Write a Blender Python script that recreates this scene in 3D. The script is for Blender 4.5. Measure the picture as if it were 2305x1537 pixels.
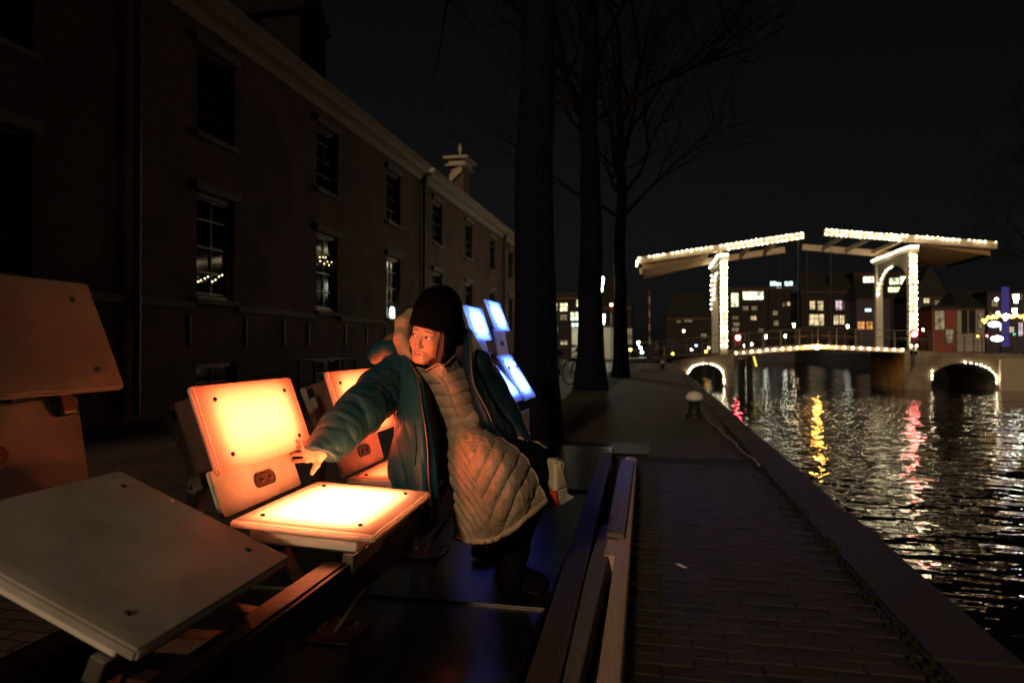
import bpy, bmesh, math, random
import numpy as np
from mathutils import Vector, Matrix
random.seed(4); RS = np.random.RandomState(7)
for o in list(bpy.data.objects): bpy.data.objects.remove(o)
S = bpy.context.scene; COL = S.collection
R = math.radians

# ------------------------------------------------------------------ camera, sky, sun, exposure
YAW, PITCH, HC, LENS = R(11.85), R(0.43), 1.0, 24.0
cam_d = bpy.data.cameras.new('camera'); cam = bpy.data.objects.new('camera', cam_d); COL.objects.link(cam)
cam.location = (0, 0, HC); cam.rotation_euler = (R(90) + PITCH, 0, YAW)
cam_d.sensor_width = 36; cam_d.lens = LENS; cam_d.clip_start = 0.05; cam_d.clip_end = 2000
cam_d.dof.use_dof = True; cam_d.dof.focus_distance = 2.32; cam_d.dof.aperture_fstop = 3.2; cam_d.dof.aperture_blades = 0
S.camera = cam
W = bpy.data.worlds.new('World'); S.world = W; W.use_nodes = True
wn = W.node_tree; wn.nodes.clear()
sky = wn.nodes.new('ShaderNodeTexSky'); sky.sky_type = 'NISHITA'; sky.sun_disc = False
sky.sun_elevation = R(38); sky.sun_rotation = R(150)
hs = wn.nodes.new('ShaderNodeHueSaturation'); hs.inputs['Saturation'].default_value = 0.18
bg = wn.nodes.new('ShaderNodeBackground'); bg.inputs['Strength'].default_value = 0.00085
wo = wn.nodes.new('ShaderNodeOutputWorld')
wn.links.new(sky.outputs[0], hs.inputs['Color']); wn.links.new(hs.outputs[0], bg.inputs['Color']); wn.links.new(bg.outputs[0], wo.inputs[0])
sun_d = bpy.data.lights.new('sun', 'SUN'); sun_d.energy = 0.95; sun_d.angle = R(4); sun_d.color = (1.0, 0.69, 0.40)
sun = bpy.data.objects.new('sun', sun_d); COL.objects.link(sun); sun.rotation_euler = Vector((.10, .92, -.38)).to_track_quat('-Z', 'Y').to_euler()
S.view_settings.view_transform = 'Standard'; S.view_settings.look = 'None'
S.view_settings.exposure = 0; S.view_settings.gamma = 1; S.view_settings.use_curve_mapping = False
S.render.engine = 'CYCLES'
cy = S.cycles; cy.use_denoising = True; cy.max_bounces = 8; cy.diffuse_bounces = 3; cy.glossy_bounces = 4; cy.transmission_bounces = 6
cy.caustics_reflective = False; cy.caustics_refractive = False; cy.sample_clamp_indirect = 30.0; cy.blur_glossy = 0.0; cy.filter_width = 1.15
try: cy.denoiser = 'OPENIMAGEDENOISE'; cy.denoising_input_passes = 'RGB_ALBEDO_NORMAL'
except Exception: pass

# world points on a plane seen along a view direction of the photograph (2305 x 1537)
_F = 1536.67
_fw = Vector((-math.sin(YAW)*math.cos(PITCH), math.cos(YAW)*math.cos(PITCH), math.sin(PITCH)))
_rt = Vector((math.cos(YAW), math.sin(YAW), 0)); _up = _rt.cross(_fw); _O = Vector((0, 0, HC))
def at(x, y, X=None, Y=None, Z=None, d=None):
    r = _fw + _rt*((x-1152.5)/_F) - _up*((y-768.5)/_F)
    t = d if d is not None else (X/r.x if X is not None else Y/r.y if Y is not None else (Z-HC)/r.z)
    return _O + r*t

# ------------------------------------------------------------------ helpers
def tag(o, label=None, cat=None, group=None, kind=None):
    if label: o['label'] = label
    if cat: o['category'] = cat
    if group: o['group'] = group
    if kind: o['kind'] = kind
    return o
def empty(name, loc=(0,0,0), rz=0, label=None, cat=None, group=None):
    o = bpy.data.objects.new(name, None); COL.objects.link(o); o.location = loc; o.rotation_euler.z = rz
    o.empty_display_size = 0.1
    return tag(o, label, cat, group)
def link(name, me, parent=None, loc=None):
    o = bpy.data.objects.new(name, me); COL.objects.link(o)
    if parent is not None: o.parent = parent
    if loc is not None: o.location = loc
    return o
def children(o): return [c for c in bpy.data.objects if c.parent == o]
def copy_tree(o, parent=None):
    c = o.copy(); COL.objects.link(c)
    if parent is not None: c.parent = parent
    for ch in children(o): copy_tree(ch, c)
    return c
class MB:
    def __init__(s): s.v = []; s.f = []; s.m = []
    def add(s, vs, fs, mi=0):
        n = len(s.v); s.v += [tuple(v) for v in vs]; s.f += [tuple(i+n for i in f) for f in fs]; s.m += [mi]*len(fs); return s
    def box(s, x0, x1, y0, y1, z0, z1, M=None, mi=0):
        vs = [Vector((x, y, z)) for z in (z0, z1) for y in (y0, y1) for x in (x0, x1)]
        if M is not None: vs = [M @ v for v in vs]
        return s.add(vs, [(0,2,3,1),(4,5,7,6),(0,1,5,4),(2,6,7,3),(0,4,6,2),(1,3,7,5)], mi)
    def prism(s, pts, axis, a, b, mi=0):
        # closed 2D outline (counter-clockwise) swept along an axis: 'y' -> (x,z), 'x' -> (y,z), 'z' -> (x,y)
        f = {'y': lambda p, t: (p[0], t, p[1]), 'x': lambda p, t: (t, p[0], p[1]), 'z': lambda p, t: (p[0], p[1], t)}[axis]
        n = len(pts)
        return s.add([f(p, a) for p in pts] + [f(p, b) for p in pts],
                     [tuple(range(n)), tuple(range(2*n-1, n-1, -1))] + [(i, i+n, (i+1) % n+n, (i+1) % n) for i in range(n)], mi)
    def bar(s, a, b, w, h, mi=0, up=(0,0,1)):
        a, b = Vector(a), Vector(b); d = (b-a); L = d.length; d.normalize(); up = Vector(up)
        if abs(d.dot(up)) > .98: up = Vector((1,0,0))
        x = d.cross(up).normalized(); z = x.cross(d)
        M = Matrix(((x.x,d.x,z.x,a.x),(x.y,d.y,z.y,a.y),(x.z,d.z,z.z,a.z),(0,0,0,1)))
        return s.box(-w/2, w/2, 0, L, -h/2, h/2, M, mi)
    def tube(s, pts, rad, n=10, cap=True, mi=0):
        pts = [Vector(p) for p in pts]; rad = [rad]*len(pts) if not hasattr(rad, '__len__') else rad
        vs = []; fs = []; ref = None
        for i, p in enumerate(pts):
            d = (pts[min(i+1, len(pts)-1)] - pts[max(i-1, 0)])
            d = d.normalized() if d.length > 1e-9 else Vector((0,0,1))
            if ref is None: ref = d.orthogonal().normalized()
            ref = (ref - d*ref.dot(d)); ref = ref.normalized() if ref.length > 1e-6 else d.orthogonal().normalized()
            b = d.cross(ref)
            vs += [p + (ref*math.cos(2*math.pi*k/n) + b*math.sin(2*math.pi*k/n))*rad[i] for k in range(n)]
        for i in range(len(pts)-1):
            for k in range(n): fs.append((i*n+k, i*n+(k+1) % n, (i+1)*n+(k+1) % n, (i+1)*n+k))
        if cap: fs += [tuple(range(n-1, -1, -1)), tuple((len(pts)-1)*n+k for k in range(n))]
        return s.add(vs, fs, mi)
    def lathe(s, prof, n=20, c=(0,0,0), mi=0, M=None):
        vs = []; fs = []
        for r, z in prof: vs += [Vector((c[0]+r*math.cos(2*math.pi*k/n), c[1]+r*math.sin(2*math.pi*k/n), c[2]+z)) for k in range(n)]
        if M is not None: vs = [M @ v for v in vs]
        for i in range(len(prof)-1):
            for k in range(n): fs.append((i*n+k, i*n+(k+1) % n, (i+1)*n+(k+1) % n, (i+1)*n+k))
        fs += [tuple(range(n-1, -1, -1)), tuple((len(prof)-1)*n+k for k in range(n))]
        return s.add(vs, fs, mi)
    def ball(s, c, r, n=10, m=6, sc=(1,1,1), mi=0):
        prof = [(r*math.sin(math.pi*i/m), -r*math.cos(math.pi*i/m)) for i in range(m+1)]
        prof[0] = (r*.02, -r); prof[-1] = (r*.02, r)
        M = Matrix.Translation(c) @ Matrix.Diagonal((*sc, 1))
        return s.lathe(prof, n, mi=mi, M=M)
    def mesh(s, name, mats, smooth=False, bevel=0, seg=1):
        me = bpy.data.meshes.new(name); me.from_pydata(s.v, [], s.f)
        for m in (mats if isinstance(mats, (list, tuple)) else [mats]): me.materials.append(m)
        me.polygons.foreach_set('material_index', s.m)
        if bevel:
            bm = bmesh.new(); bm.from_mesh(me)
            ed = [e for e in bm.edges if len(e.link_faces) == 2 and e.calc_face_angle(0) > .5]
            bmesh.ops.bevel(bm, geom=ed, offset=bevel, segments=seg, affect='EDGES', clamp_overlap=True)
            bm.to_mesh(me); bm.free()
        if smooth: me.polygons.foreach_set('use_smooth', [True]*len(me.polygons)); me.set_sharp_from_angle(angle=R(40))
        me.update(); return me
    def build(s, name, mats, parent=None, smooth=False, bevel=0, seg=1, loc=None):
        return link(name, s.mesh(name, mats, smooth, bevel, seg), parent, loc)

# ------------------------------------------------------------------ materials
def N(nt, t, **kw):
    n = nt.nodes.new(t)
    for k, v in kw.items():
        if k in n.inputs: n.inputs[k].default_value = v
        else: setattr(n, k, v)
    return n
def mat(name, col, rough=.6, metal=0, var=.25, scale=6, bump=.0, bscale=30, spec=.5, coat=0, sheen=0, stretch=(1,1,1), emit=None, estr=0, dist=.01):
    m = bpy.data.materials.new(name); m.use_nodes = True; nt = m.node_tree; b = nt.nodes['Principled BSDF']
    b.inputs['Roughness'].default_value = rough; b.inputs['Metallic'].default_value = metal
    b.inputs['Specular IOR Level'].default_value = spec; b.inputs['Coat Weight'].default_value = coat; b.inputs['Sheen Weight'].default_value = sheen
    tc = N(nt, 'ShaderNodeTexCoord'); mp = N(nt, 'ShaderNodeMapping'); mp.inputs['Scale'].default_value = stretch
    nt.links.new(tc.outputs['Object'], mp.inputs['Vector'])
    nz = N(nt, 'ShaderNodeTexNoise', Scale=scale, Detail=5.0, Roughness=.6); nt.links.new(mp.outputs[0], nz.inputs['Vector'])
    mx = N(nt, 'ShaderNodeMix', data_type='RGBA')
    mx.inputs[6].default_value = (*[c*(1-var) for c in col], 1); mx.inputs[7].default_value = (*[min(1, c*(1+var)) for c in col], 1)
    nt.links.new(nz.outputs['Fac'], mx.inputs[0]); nt.links.new(mx.outputs[2], b.inputs['Base Color'])
    rr = N(nt, 'ShaderNodeMapRange'); rr.inputs[3].default_value = max(0.02, rough*.8); rr.inputs[4].default_value = min(1, rough*1.2)
    nt.links.new(nz.outputs['Fac'], rr.inputs[0]); nt.links.new(rr.outputs[0], b.inputs['Roughness'])
    if bump:
        n2 = N(nt, 'ShaderNodeTexNoise', Scale=bscale, Detail=4.0); nt.links.new(mp.outputs[0], n2.inputs['Vector'])
        bp = N(nt, 'ShaderNodeBump', Strength=bump, Distance=dist); nt.links.new(n2.outputs['Fac'], bp.inputs['Height']); nt.links.new(bp.outputs[0], b.inputs['Normal'])
    if emit:
        b.inputs['Emission Color'].default_value = (*emit, 1); b.inputs['Emission Strength'].default_value = estr
    return m
def emitter(name, col, st):
    m = bpy.data.materials.new(name); m.use_nodes = True; nt = m.node_tree; nt.nodes.clear()
    e = N(nt, 'ShaderNodeEmission', Color=(*col, 1), Strength=st); o = N(nt, 'ShaderNodeOutputMaterial'); nt.links.new(e.outputs[0], o.inputs[0]); return m
def room_light(name, col, st):         # a lit room behind the pane: curtains and furniture break up the glow
    m = emitter(name, col, st); nt = m.node_tree; e = nt.nodes['Emission']; tc = N(nt, 'ShaderNodeTexCoord')
    nz = N(nt, 'ShaderNodeTexNoise', Scale=.9, Detail=3.0, Roughness=.7); nt.links.new(tc.outputs['Object'], nz.inputs['Vector'])
    mr = N(nt, 'ShaderNodeMapRange'); mr.inputs[1].default_value = .36; mr.inputs[2].default_value = .64; mr.inputs[3].default_value = st*.2; mr.inputs[4].default_value = st*1.5
    nt.links.new(nz.outputs['Fac'], mr.inputs[0]); nt.links.new(mr.outputs[0], e.inputs['Strength']); return m
def brick_mat(name, c1, c2, mortar, bw, bh, axes, gap=.006, rough=.85, off=.5, bump=.5):
    m = bpy.data.materials.new(name); m.use_nodes = True; nt = m.node_tree; b = nt.nodes['Principled BSDF']
    tc = N(nt, 'ShaderNodeTexCoord'); sp = N(nt, 'ShaderNodeSeparateXYZ'); cb = N(nt, 'ShaderNodeCombineXYZ')
    nt.links.new(tc.outputs['Object'], sp.inputs[0])
    nt.links.new(sp.outputs['XYZ'.index(axes[0])], cb.inputs[0]); nt.links.new(sp.outputs['XYZ'.index(axes[1])], cb.inputs[1])
    br = N(nt, 'ShaderNodeTexBrick', Scale=1.0); br.offset = off
    br.inputs['Color1'].default_value = (*c1, 1); br.inputs['Color2'].default_value = (*c2, 1); br.inputs['Mortar'].default_value = (*mortar, 1)
    br.inputs['Brick Width'].default_value = bw; br.inputs['Row Height'].default_value = bh; br.inputs['Mortar Size'].default_value = gap; br.inputs['Mortar Smooth'].default_value = .3
    nt.links.new(cb.outputs[0], br.inputs['Vector'])
    nz = N(nt, 'ShaderNodeTexNoise', Scale=1.3, Detail=6.0); nt.links.new(tc.outputs['Object'], nz.inputs['Vector'])
    mx = N(nt, 'ShaderNodeMix', data_type='RGBA', blend_type='MULTIPLY'); mx.inputs[0].default_value = .7
    cr = N(nt, 'ShaderNodeValToRGB'); cr.color_ramp.elements[0].color = (.36,.36,.36,1); cr.color_ramp.elements[1].color = (1.25,1.22,1.18,1)
    cr.color_ramp.elements[0].position = .3; cr.color_ramp.elements[1].position = .7
    nt.links.new(nz.outputs['Fac'], cr.inputs[0]); nt.links.new(br.outputs['Color'], mx.inputs[6]); nt.links.new(cr.outputs[0], mx.inputs[7]); nt.links.new(mx.outputs[2], b.inputs['Base Color'])
    bp = N(nt, 'ShaderNodeBump', Strength=bump, Distance=.008, invert=True); nt.links.new(br.outputs['Fac'], bp.inputs['Height'])
    n2 = N(nt, 'ShaderNodeTexNoise', Scale=40.0, Detail=3.0); nt.links.new(tc.outputs['Object'], n2.inputs['Vector'])
    b2 = N(nt, 'ShaderNodeBump', Strength=.35, Distance=.006); nt.links.new(n2.outputs['Fac'], b2.inputs['Height']); nt.links.new(bp.outputs[0], b2.inputs['Normal'])
    nt.links.new(b2.outputs[0], b.inputs['Normal']); b.inputs['Roughness'].default_value = rough
    return m
def acrylic(name, trans=.6):
    m = bpy.data.materials.new(name); m.use_nodes = True; nt = m.node_tree; nt.nodes.clear()
    d = N(nt, 'ShaderNodeBsdfDiffuse', Color=(.82,.80,.74,1)); t = N(nt, 'ShaderNodeBsdfTranslucent', Color=(.9,.86,.78,1)); g = N(nt, 'ShaderNodeBsdfGlossy', Roughness=.42)
    a = N(nt, 'ShaderNodeMixShader', Fac=trans); c = N(nt, 'ShaderNodeMixShader'); o = N(nt, 'ShaderNodeOutputMaterial')
    fr = N(nt, 'ShaderNodeFresnel', IOR=1.35)
    tc = N(nt, 'ShaderNodeTexCoord'); nz = N(nt, 'ShaderNodeTexNoise', Scale=60.0, Detail=4.0); nt.links.new(tc.outputs['Object'], nz.inputs['Vector'])
    bp = N(nt, 'ShaderNodeBump', Strength=.12, Distance=.003); nt.links.new(nz.outputs['Fac'], bp.inputs['Height'])
    nt.links.new(bp.outputs[0], g.inputs['Normal']); nt.links.new(bp.outputs[0], d.inputs['Normal'])
    # dust and water marks that stay on the sheet
    n2 = N(nt, 'ShaderNodeTexNoise', Scale=7.0, Detail=6.0); nt.links.new(tc.outputs['Object'], n2.inputs['Vector'])
    cr = N(nt, 'ShaderNodeValToRGB'); cr.color_ramp.elements[0].position = .35; cr.color_ramp.elements[0].color = (.55,.52,.45,1); cr.color_ramp.elements[1].position = .6; cr.color_ramp.elements[1].color = (.84,.82,.77,1)
    nt.links.new(n2.outputs['Fac'], cr.inputs[0]); nt.links.new(cr.outputs[0], d.inputs['Color'])
    nt.links.new(d.outputs[0], a.inputs[1]); nt.links.new(t.outputs[0], a.inputs[2]); nt.links.new(fr.outputs[0], c.inputs[0])
    nt.links.new(a.outputs[0], c.inputs[1]); nt.links.new(g.outputs[0], c.inputs[2]); nt.links.new(c.outputs[0], o.inputs[0]); return m
def water_mat():
    m = bpy.data.materials.new('canal_water'); m.use_nodes = True; nt = m.node_tree; b = nt.nodes['Principled BSDF']
    b.inputs['Base Color'].default_value = (.004,.005,.004,1); b.inputs['Roughness'].default_value = .02; b.inputs['IOR'].default_value = 1.33
    tc = N(nt, 'ShaderNodeTexCoord'); last = None
    for sc, st, ds, sx in ((1.1, .85, .13, (.7,1.3,1)), (2.7, .55, .05, (.7,1.4,1))):
        mp = N(nt, 'ShaderNodeMapping'); mp.inputs['Scale'].default_value = sx; nt.links.new(tc.outputs['Object'], mp.inputs[0])
        nz = N(nt, 'ShaderNodeTexNoise', Scale=sc, Detail=2.0, Roughness=.5); nt.links.new(mp.outputs[0], nz.inputs['Vector'])
        bp = N(nt, 'ShaderNodeBump', Strength=st, Distance=ds); nt.links.new(nz.outputs['Fac'], bp.inputs['Height'])
        if last: nt.links.new(last.outputs[0], bp.inputs['Normal'])
        last = bp
    nt.links.new(last.outputs[0], b.inputs['Normal']); return m
def wet_mat(name, col, rough, bump, scale):
    m = mat(name, col, rough, var=.3, scale=5); nt = m.node_tree; b = nt.nodes['Principled BSDF']
    tc = N(nt, 'ShaderNodeTexCoord'); n1 = N(nt, 'ShaderNodeTexNoise', Scale=scale, Detail=4.0, Roughness=.65); nt.links.new(tc.outputs['Object'], n1.inputs['Vector'])
    vo = N(nt, 'ShaderNodeTexVoronoi', Scale=scale*1.7); nt.links.new(tc.outputs['Object'], vo.inputs['Vector'])
    ad = N(nt, 'ShaderNodeMath', operation='ADD'); nt.links.new(n1.outputs['Fac'], ad.inputs[0]); nt.links.new(vo.outputs['Distance'], ad.inputs[1])
    b.inputs['Specular IOR Level'].default_value = .85
    bp = N(nt, 'ShaderNodeBump', Strength=bump, Distance=.01); nt.links.new(ad.outputs[0], bp.inputs['Height']); nt.links.new(bp.outputs[0], b.inputs['Normal'])
    return m

M = dict(
    facade=brick_mat('facade_brick', (.17,.085,.05), (.12,.065,.042), (.16,.14,.11), .22, .066, 'YZ'),
    pier=brick_mat('pier_stone', (.30,.25,.19), (.25,.21,.16), (.16,.13,.10), .9, .38, 'XZ', gap=.01),
    farpav=brick_mat('pavement_brick', (.055,.036,.027), (.038,.028,.023), (.022,.018,.016), .206, .074, 'XY', gap=.006, rough=.75),
    street=brick_mat('street_brick', (.13,.09,.08), (.10,.075,.07), (.05,.045,.04), .21, .075, 'XY', gap=.008, rough=.5),
    paver=mat('clinker_paver', (.027,.018,.015), .72, var=.45, scale=9, bump=.6, bscale=60, dist=.006),
    paver_dark=mat('clinker_paver_dark', (.021,.016,.0135), .72, var=.4, scale=9, bump=.6, bscale=60, dist=.006),
    soil=mat('joint_sand', (.018,.014,.012), .9, bump=.5, bscale=90),
    kerb=mat('kerb_stone', (.022,.019,.017), .8, var=.35, scale=4, bump=.6, bscale=35),
    stone=mat('pale_stone', (.42,.36,.27), .8, var=.2, scale=3, bump=.3),
    white=mat('white_paint', (.72,.68,.58), .5, var=.12, scale=3, bump=.15, bscale=50),
    cream=mat('cream_paint', (.62,.52,.38), .55, var=.2, scale=2.5, bump=.2, bscale=40),
    tailwood=mat('tail_wood', (.42,.26,.12), .6, var=.45, scale=3, bump=.4, bscale=20, stretch=(1,4,4)),
    roof=mat('roof_tiles', (.018,.016,.016), .8, bump=.6, bscale=12),
    frame=mat('window_frame_paint', (.075,.068,.056), .5, var=.15),
    sash=mat('sash_dark_paint', (.012,.012,.011), .4),
    glass=mat('dark_pane', (.006,.007,.009), .06, var=.2, scale=2, bump=.05, bscale=3, spec=.22),
    iron=mat('black_iron', (.02,.02,.02), .5, bump=.2, bscale=70),
    zinc=mat('zinc_pipe', (.09,.09,.085), .5, metal=.4),
    alu=mat('aluminium', (.20,.185,.16), .42, metal=.8, var=.2, scale=25, bump=.1, bscale=120, stretch=(1,8,1)),
    steel=mat('dark_steel', (.0095,.0075,.0065), .5, metal=.1, spec=.2, var=.4, scale=8, bump=.15, bscale=60),
    rust=mat('brown_board', (.05,.022,.014), .5, var=.35, scale=10, bump=.2, bscale=50),
    boxwhite=mat('white_box_paint', (.74,.70,.62), .45, var=.1),
    bolt=mat('dark_bolt', (.05,.042,.036), .4, metal=.6),
    acryl=acrylic('frosted_acrylic'),
    milky=acrylic('milky_acrylic', .2),
    deck=wet_mat('wet_black_deck', (.008,.008,.009), .21, .13, 110),
    edge=mat('deck_edge_metal', (.16,.15,.13), .38, metal=1.0),
    timber=mat('pale_timber', (.55,.40,.32), .7, var=.3, scale=7, bump=.4, bscale=26, stretch=(6,.7,6)),
    timber_grey=mat('grey_timber', (.14,.125,.10), .7, var=.35, scale=7, bump=.4, bscale=26, stretch=(6,.7,6)),
    timber_dark=mat('dark_timber', (.035,.03,.026), .7, var=.35, scale=7, bump=.4, bscale=26, stretch=(6,.7,6)),
    bark=mat('bark', (.004,.005,.014), .9, spec=.12, var=.45, scale=9, bump=1.0, bscale=16, stretch=(2.4,2.4,.5), dist=.04),  # blue put into the bark colour to echo the blue seats' glow
    twig=mat('twig_bark', (.007,.006,.0055), .9, spec=.12, var=.3),
    water=water_mat(),
    rubber=mat('black_rubber', (.012,.012,.012), .7),
    bike=mat('black_bike_paint', (.015,.015,.017), .3, coat=.3),
    rail_paint=mat('rail_grey_paint', (.11,.095,.08), .5),
    slate=mat('slate_cladding', (.006,.0055,.0055), .9, spec=.1),
    lintel=mat('window_head_stone', (.20,.175,.13), .8, var=.25, scale=5, bump=.3),
    fardark=mat('far_dark_brick', (.02,.015,.013), .9, var=.3, scale=.6),
    farbrown=mat('far_brown_brick', (.10,.06,.04), .9, var=.3, scale=.6),
    fargrey=mat('far_grey_plaster', (.07,.058,.08), .9, var=.25, scale=.5),
    farwhite=mat('far_white_plaster', (.42,.39,.34), .9, var=.2, scale=.6),
    farred=mat('far_red_paint_and_light', (.33,.075,.045), .8, var=.2, scale=.6),  # paint of the small red parts; red light put into the shop wall colour
    bulb=emitter('bulb_glow', (1.0, .85, .54), 100),
    bulb_dim=emitter('bulb_dim_glow', (1.0, .72, .42), 30),
    lantern=emitter('lantern_glow', (.92, 1.0, .78), 50),
    lamp_warm=emitter('lamp_warm_glow', (1.0, .80, .48), 55),
    lamp_amber=emitter('lamp_amber_glow', (1.0, .42, .06), 420),
    lamp_red=emitter('signal_red_glow', (1.0, .05, .07), 420),
    led_orange=emitter('led_orange', (1.0, .105, .032), 44),
    led_seat=emitter('led_seat', (1.0, .225, .08), 60),
    led_blue=emitter('led_blue', (.06, .14, 1.0), 76),
)
for k, c, s in (('win_white', (1,.95,.66), 2.4), ('win_warm', (1,.78,.42), 1.0), ('win_dim', (1,.74,.42), .28), ('win_yellow', (.98,.98,.50), 2.2), ('win_green', (.9,1,.62), 1.6), ('win_cyan', (.72,1,.92), 2.6), ('win_orange', (1,.42,.12), .8), ('win_mauve', (1,.75,.8), .8)):
    M[k] = room_light(k+'_light', c, s)
# ------------------------------------------------------------------ the ground and the water
GX0, QX = -60.0, 1.14
b = MB(); b.box(GX0, QX-.30, -6, 1.2, -3, -.02); b.box(GX0, QX-.30, 1.2, 400, -3, -.02)
tag(b.build('ground', M['soil']), kind='structure')
pav = MB().box(-1.0, .84, 6.30, 43.2, -.03, 0).build('pavement', M['farpav']); tag(pav, kind='structure')
near = MB().box(-.36, .84, -2, 6.29, -.03, -.006).build('near_pavement', M['soil']); tag(near, kind='structure')
me_p = [MB().box(-.1015, .1015, -.0355, .0355, -.05, 0).mesh('paver', M[k], bevel=.004) for k in ('paver', 'paver_dark')]
row = 0; y = 2.02; npv = 0; rest = MB()
while y < 6.26:
    x = -.085 + (.103 if row % 2 else 0) - .206*1
    while x < .80:
        if x > -.15 or y < 2.6:
            dz = random.uniform(-.003, .003); half_ = x+.1 > .845
            if x < .845-.05:
                if npv < 296:
                    o = link('paver', random.choice(me_p), near, (x+random.uniform(-.002,.002), y, dz)); o.rotation_euler = (random.uniform(-.02,.02), random.uniform(-.015,.015), random.uniform(-.015,.015)); npv += 1
                    if half_: o.scale.x = .5; o.location.x -= .05
                else: rest.box(x-.1, x+.1, y-.0355, y+.0355, -.05, dz)
        x += .206
    y += .0745; row += 1
if rest.v: tag(rest.build('paver_rest', M['paver_dark'], near), kind='stuff')
b = MB().box(-6.9, -1.75, 1.2, 60, -.03, -.006)
tag(b.build('street', M['street']), kind='structure')
kerb = MB().box(.845, 1.135, -2, 43.2, -1.6, -.03).build('quay_wall', M['pier']); tag(kerb, kind='structure')
y = 1.2
while y < 43:
    L = random.uniform(.85, 1.25)
    o = MB().box(.846+random.uniform(0,.006), 1.14+random.uniform(-.012,.012), y+.006, min(y+L, 43.2)-.006, -.03, .012+random.uniform(-.006,.008)).build('coping_stone', M['kerb'], kerb, bevel=.014, seg=2)
    y += L
WZ = -1.5
b = MB().add([(QX-.1,-6,WZ),(70,-6,WZ),(70,118,WZ),(QX-.1,118,WZ)], [(0,1,2,3)])
tag(b.build('canal_water', M['water']), kind='structure')
b = MB().box(22.2, 160, 20, 118, -3, .25); b.box(-60, 260, 118, 420, -3, .1)
tag(b.build('far_bank_ground', M['fargrey']), kind='structure')
rm = random.Random(9); b = MB()
for k in range(420):
    yy = 1.9+7*rm.random()**1.3; xx = .842+rm.gauss(0,.02)*(1+1.5*(rm.random() < .15)); b.ball((xx, yy, .004+.006*rm.random()), .006+.012*rm.random(), 5, 3, sc=(1,1.3,.6))
tag(b.build('moss', mat('kerb_moss', (.018,.026,.010), .95, var=.4, scale=20, spec=.1)), kind='stuff')
# cable strip and steel mat at the far end of the timber
tag(MB().tube([at(1260,1031,Z=.012), at(1440,1030,Z=.012), at(1560,1034,Z=.014), at(1690,1036,Z=.02)], .011, 6).build('black_cable', M['rubber'], smooth=True), 'black cable lying straight across the paving from the tree to the quay edge', 'cable')
tag(MB().box(-.95, -.06, 6.36, 7.05, .003, .018).build('steel_mat', M['steel'], bevel=.004), 'flat brown steel plate lying on the paving behind the wet platform', 'ground plate')
p = at(1533, 1275, Z=.004)
b = MB(); b.add([p+Vector((-.025,.03,.002)), p+Vector((-.016,.036,.004)), p+Vector((.028,-.02,.003)), p+Vector((.012,-.024,.002)), p+Vector((0,.0,.012))], [(0,1,4),(1,2,4),(2,3,4),(3,0,4),(0,3,2,1)])
tag(b.build('paper_scrap', M['white']), 'small pale scrap of paper lying on the dark brick paving', 'litter')

# ------------------------------------------------------------------ the long brick building
bl = empty('brick_building', (-7, 16, 0), label='long dark brick building with white cornice and two rows of tall windows', cat='building')
def pb(mb, name, m, parent=None, **k):       # part of the building: geometry is written in world space
    o = mb.build(name, m, None, **k); o.location = -bl.location if parent is None else (0,0,0); o.parent = bl if parent is None else parent; return o
XF, Y0, Y1 = -7.0, -8.0, 34.6
WY = [-2.15+3.85*i for i in range(10)]
holes = []
for y in WY:
    holes += [(y, y+.98, 1.76, 3.44), (y, y+.98, 4.36, 5.74), (y, y+1.05, .12, .74)]
ys = sorted({Y0, Y1} | {h[0] for h in holes} | {h[1] for h in holes}); zs = sorted({-.05, 6.05} | {h[2] for h in holes} | {h[3] for h in holes})
b = MB()
for i in range(len(ys)-1):
    for j in range(len(zs)-1):
        yc, zc = (ys[i]+ys[i+1])/2, (zs[j]+zs[j+1])/2
        if any(h[0] < yc < h[1] and h[2] < zc < h[3] for h in holes): continue
        b.add([(XF,ys[i],zs[j]),(XF,ys[i+1],zs[j]),(XF,ys[i+1],zs[j+1]),(XF,ys[i],zs[j+1])], [(0,1,2,3)])
for a, c, z0, z1 in holes:
    x1 = XF-.16
    b.add([(XF,a,z0),(XF,c,z0),(XF,c,z1),(XF,a,z1),(x1,a,z0),(x1,c,z0),(x1,c,z1),(x1,a,z1)], [(0,4,5,1),(1,5,6,2),(2,6,7,3),(3,7,4,0)])
b.box(-17, XF-.45, Y0, Y1, -.05, 6.05); b.box(XF-.45, XF, Y1-.3, Y1-.002, -.05, 6.05)
pb(b, 'wall', M['facade'])
# plinth band, cornice and roof
b = MB(); prev = Y0
for y in WY + [Y1]:
    b.box(XF+.002, XF+.05, prev, y-.08, 1.58, 1.70); prev = y+1.06
pb(b, 'string_course', M['lintel'], bevel=.01)
b = MB(); prof = [(XF-.4,6.052),(XF+.06,6.052),(XF+.10,6.14),(XF+.10,6.22),(XF+.24,6.27),(XF+.30,6.36),(XF+.36,6.40),(XF+.36,6.50),(XF-.4,6.50)]
for a, c in ((Y0, 19.72), (20.02, 31.1), (31.32, Y1)): b.prism(prof, 'y', c, a)
pb(b, 'cornice', M['stone'])
b = MB(); b.prism([(XF+.1,6.502),(-12,10.4),(-17,6.502)], 'y', Y1-.1, Y0); pb(b, 'roof', M['roof'])
for y in (8.05, 19.85, 31.2):
    b = MB().tube([(XF+.09,y,.05),(XF+.09,y,6.0)], .05, 10)
    for z in (1.4, 3.2, 5.2): b.tube([(XF+.09,y,z-.03),(XF+.09,y,z+.03)], .062, 10)
    b.box(XF+.02, XF+.18, y-.09, y+.09, 6.0, 6.25); pb(b, 'drainpipe', M['zinc'], smooth=True)
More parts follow.
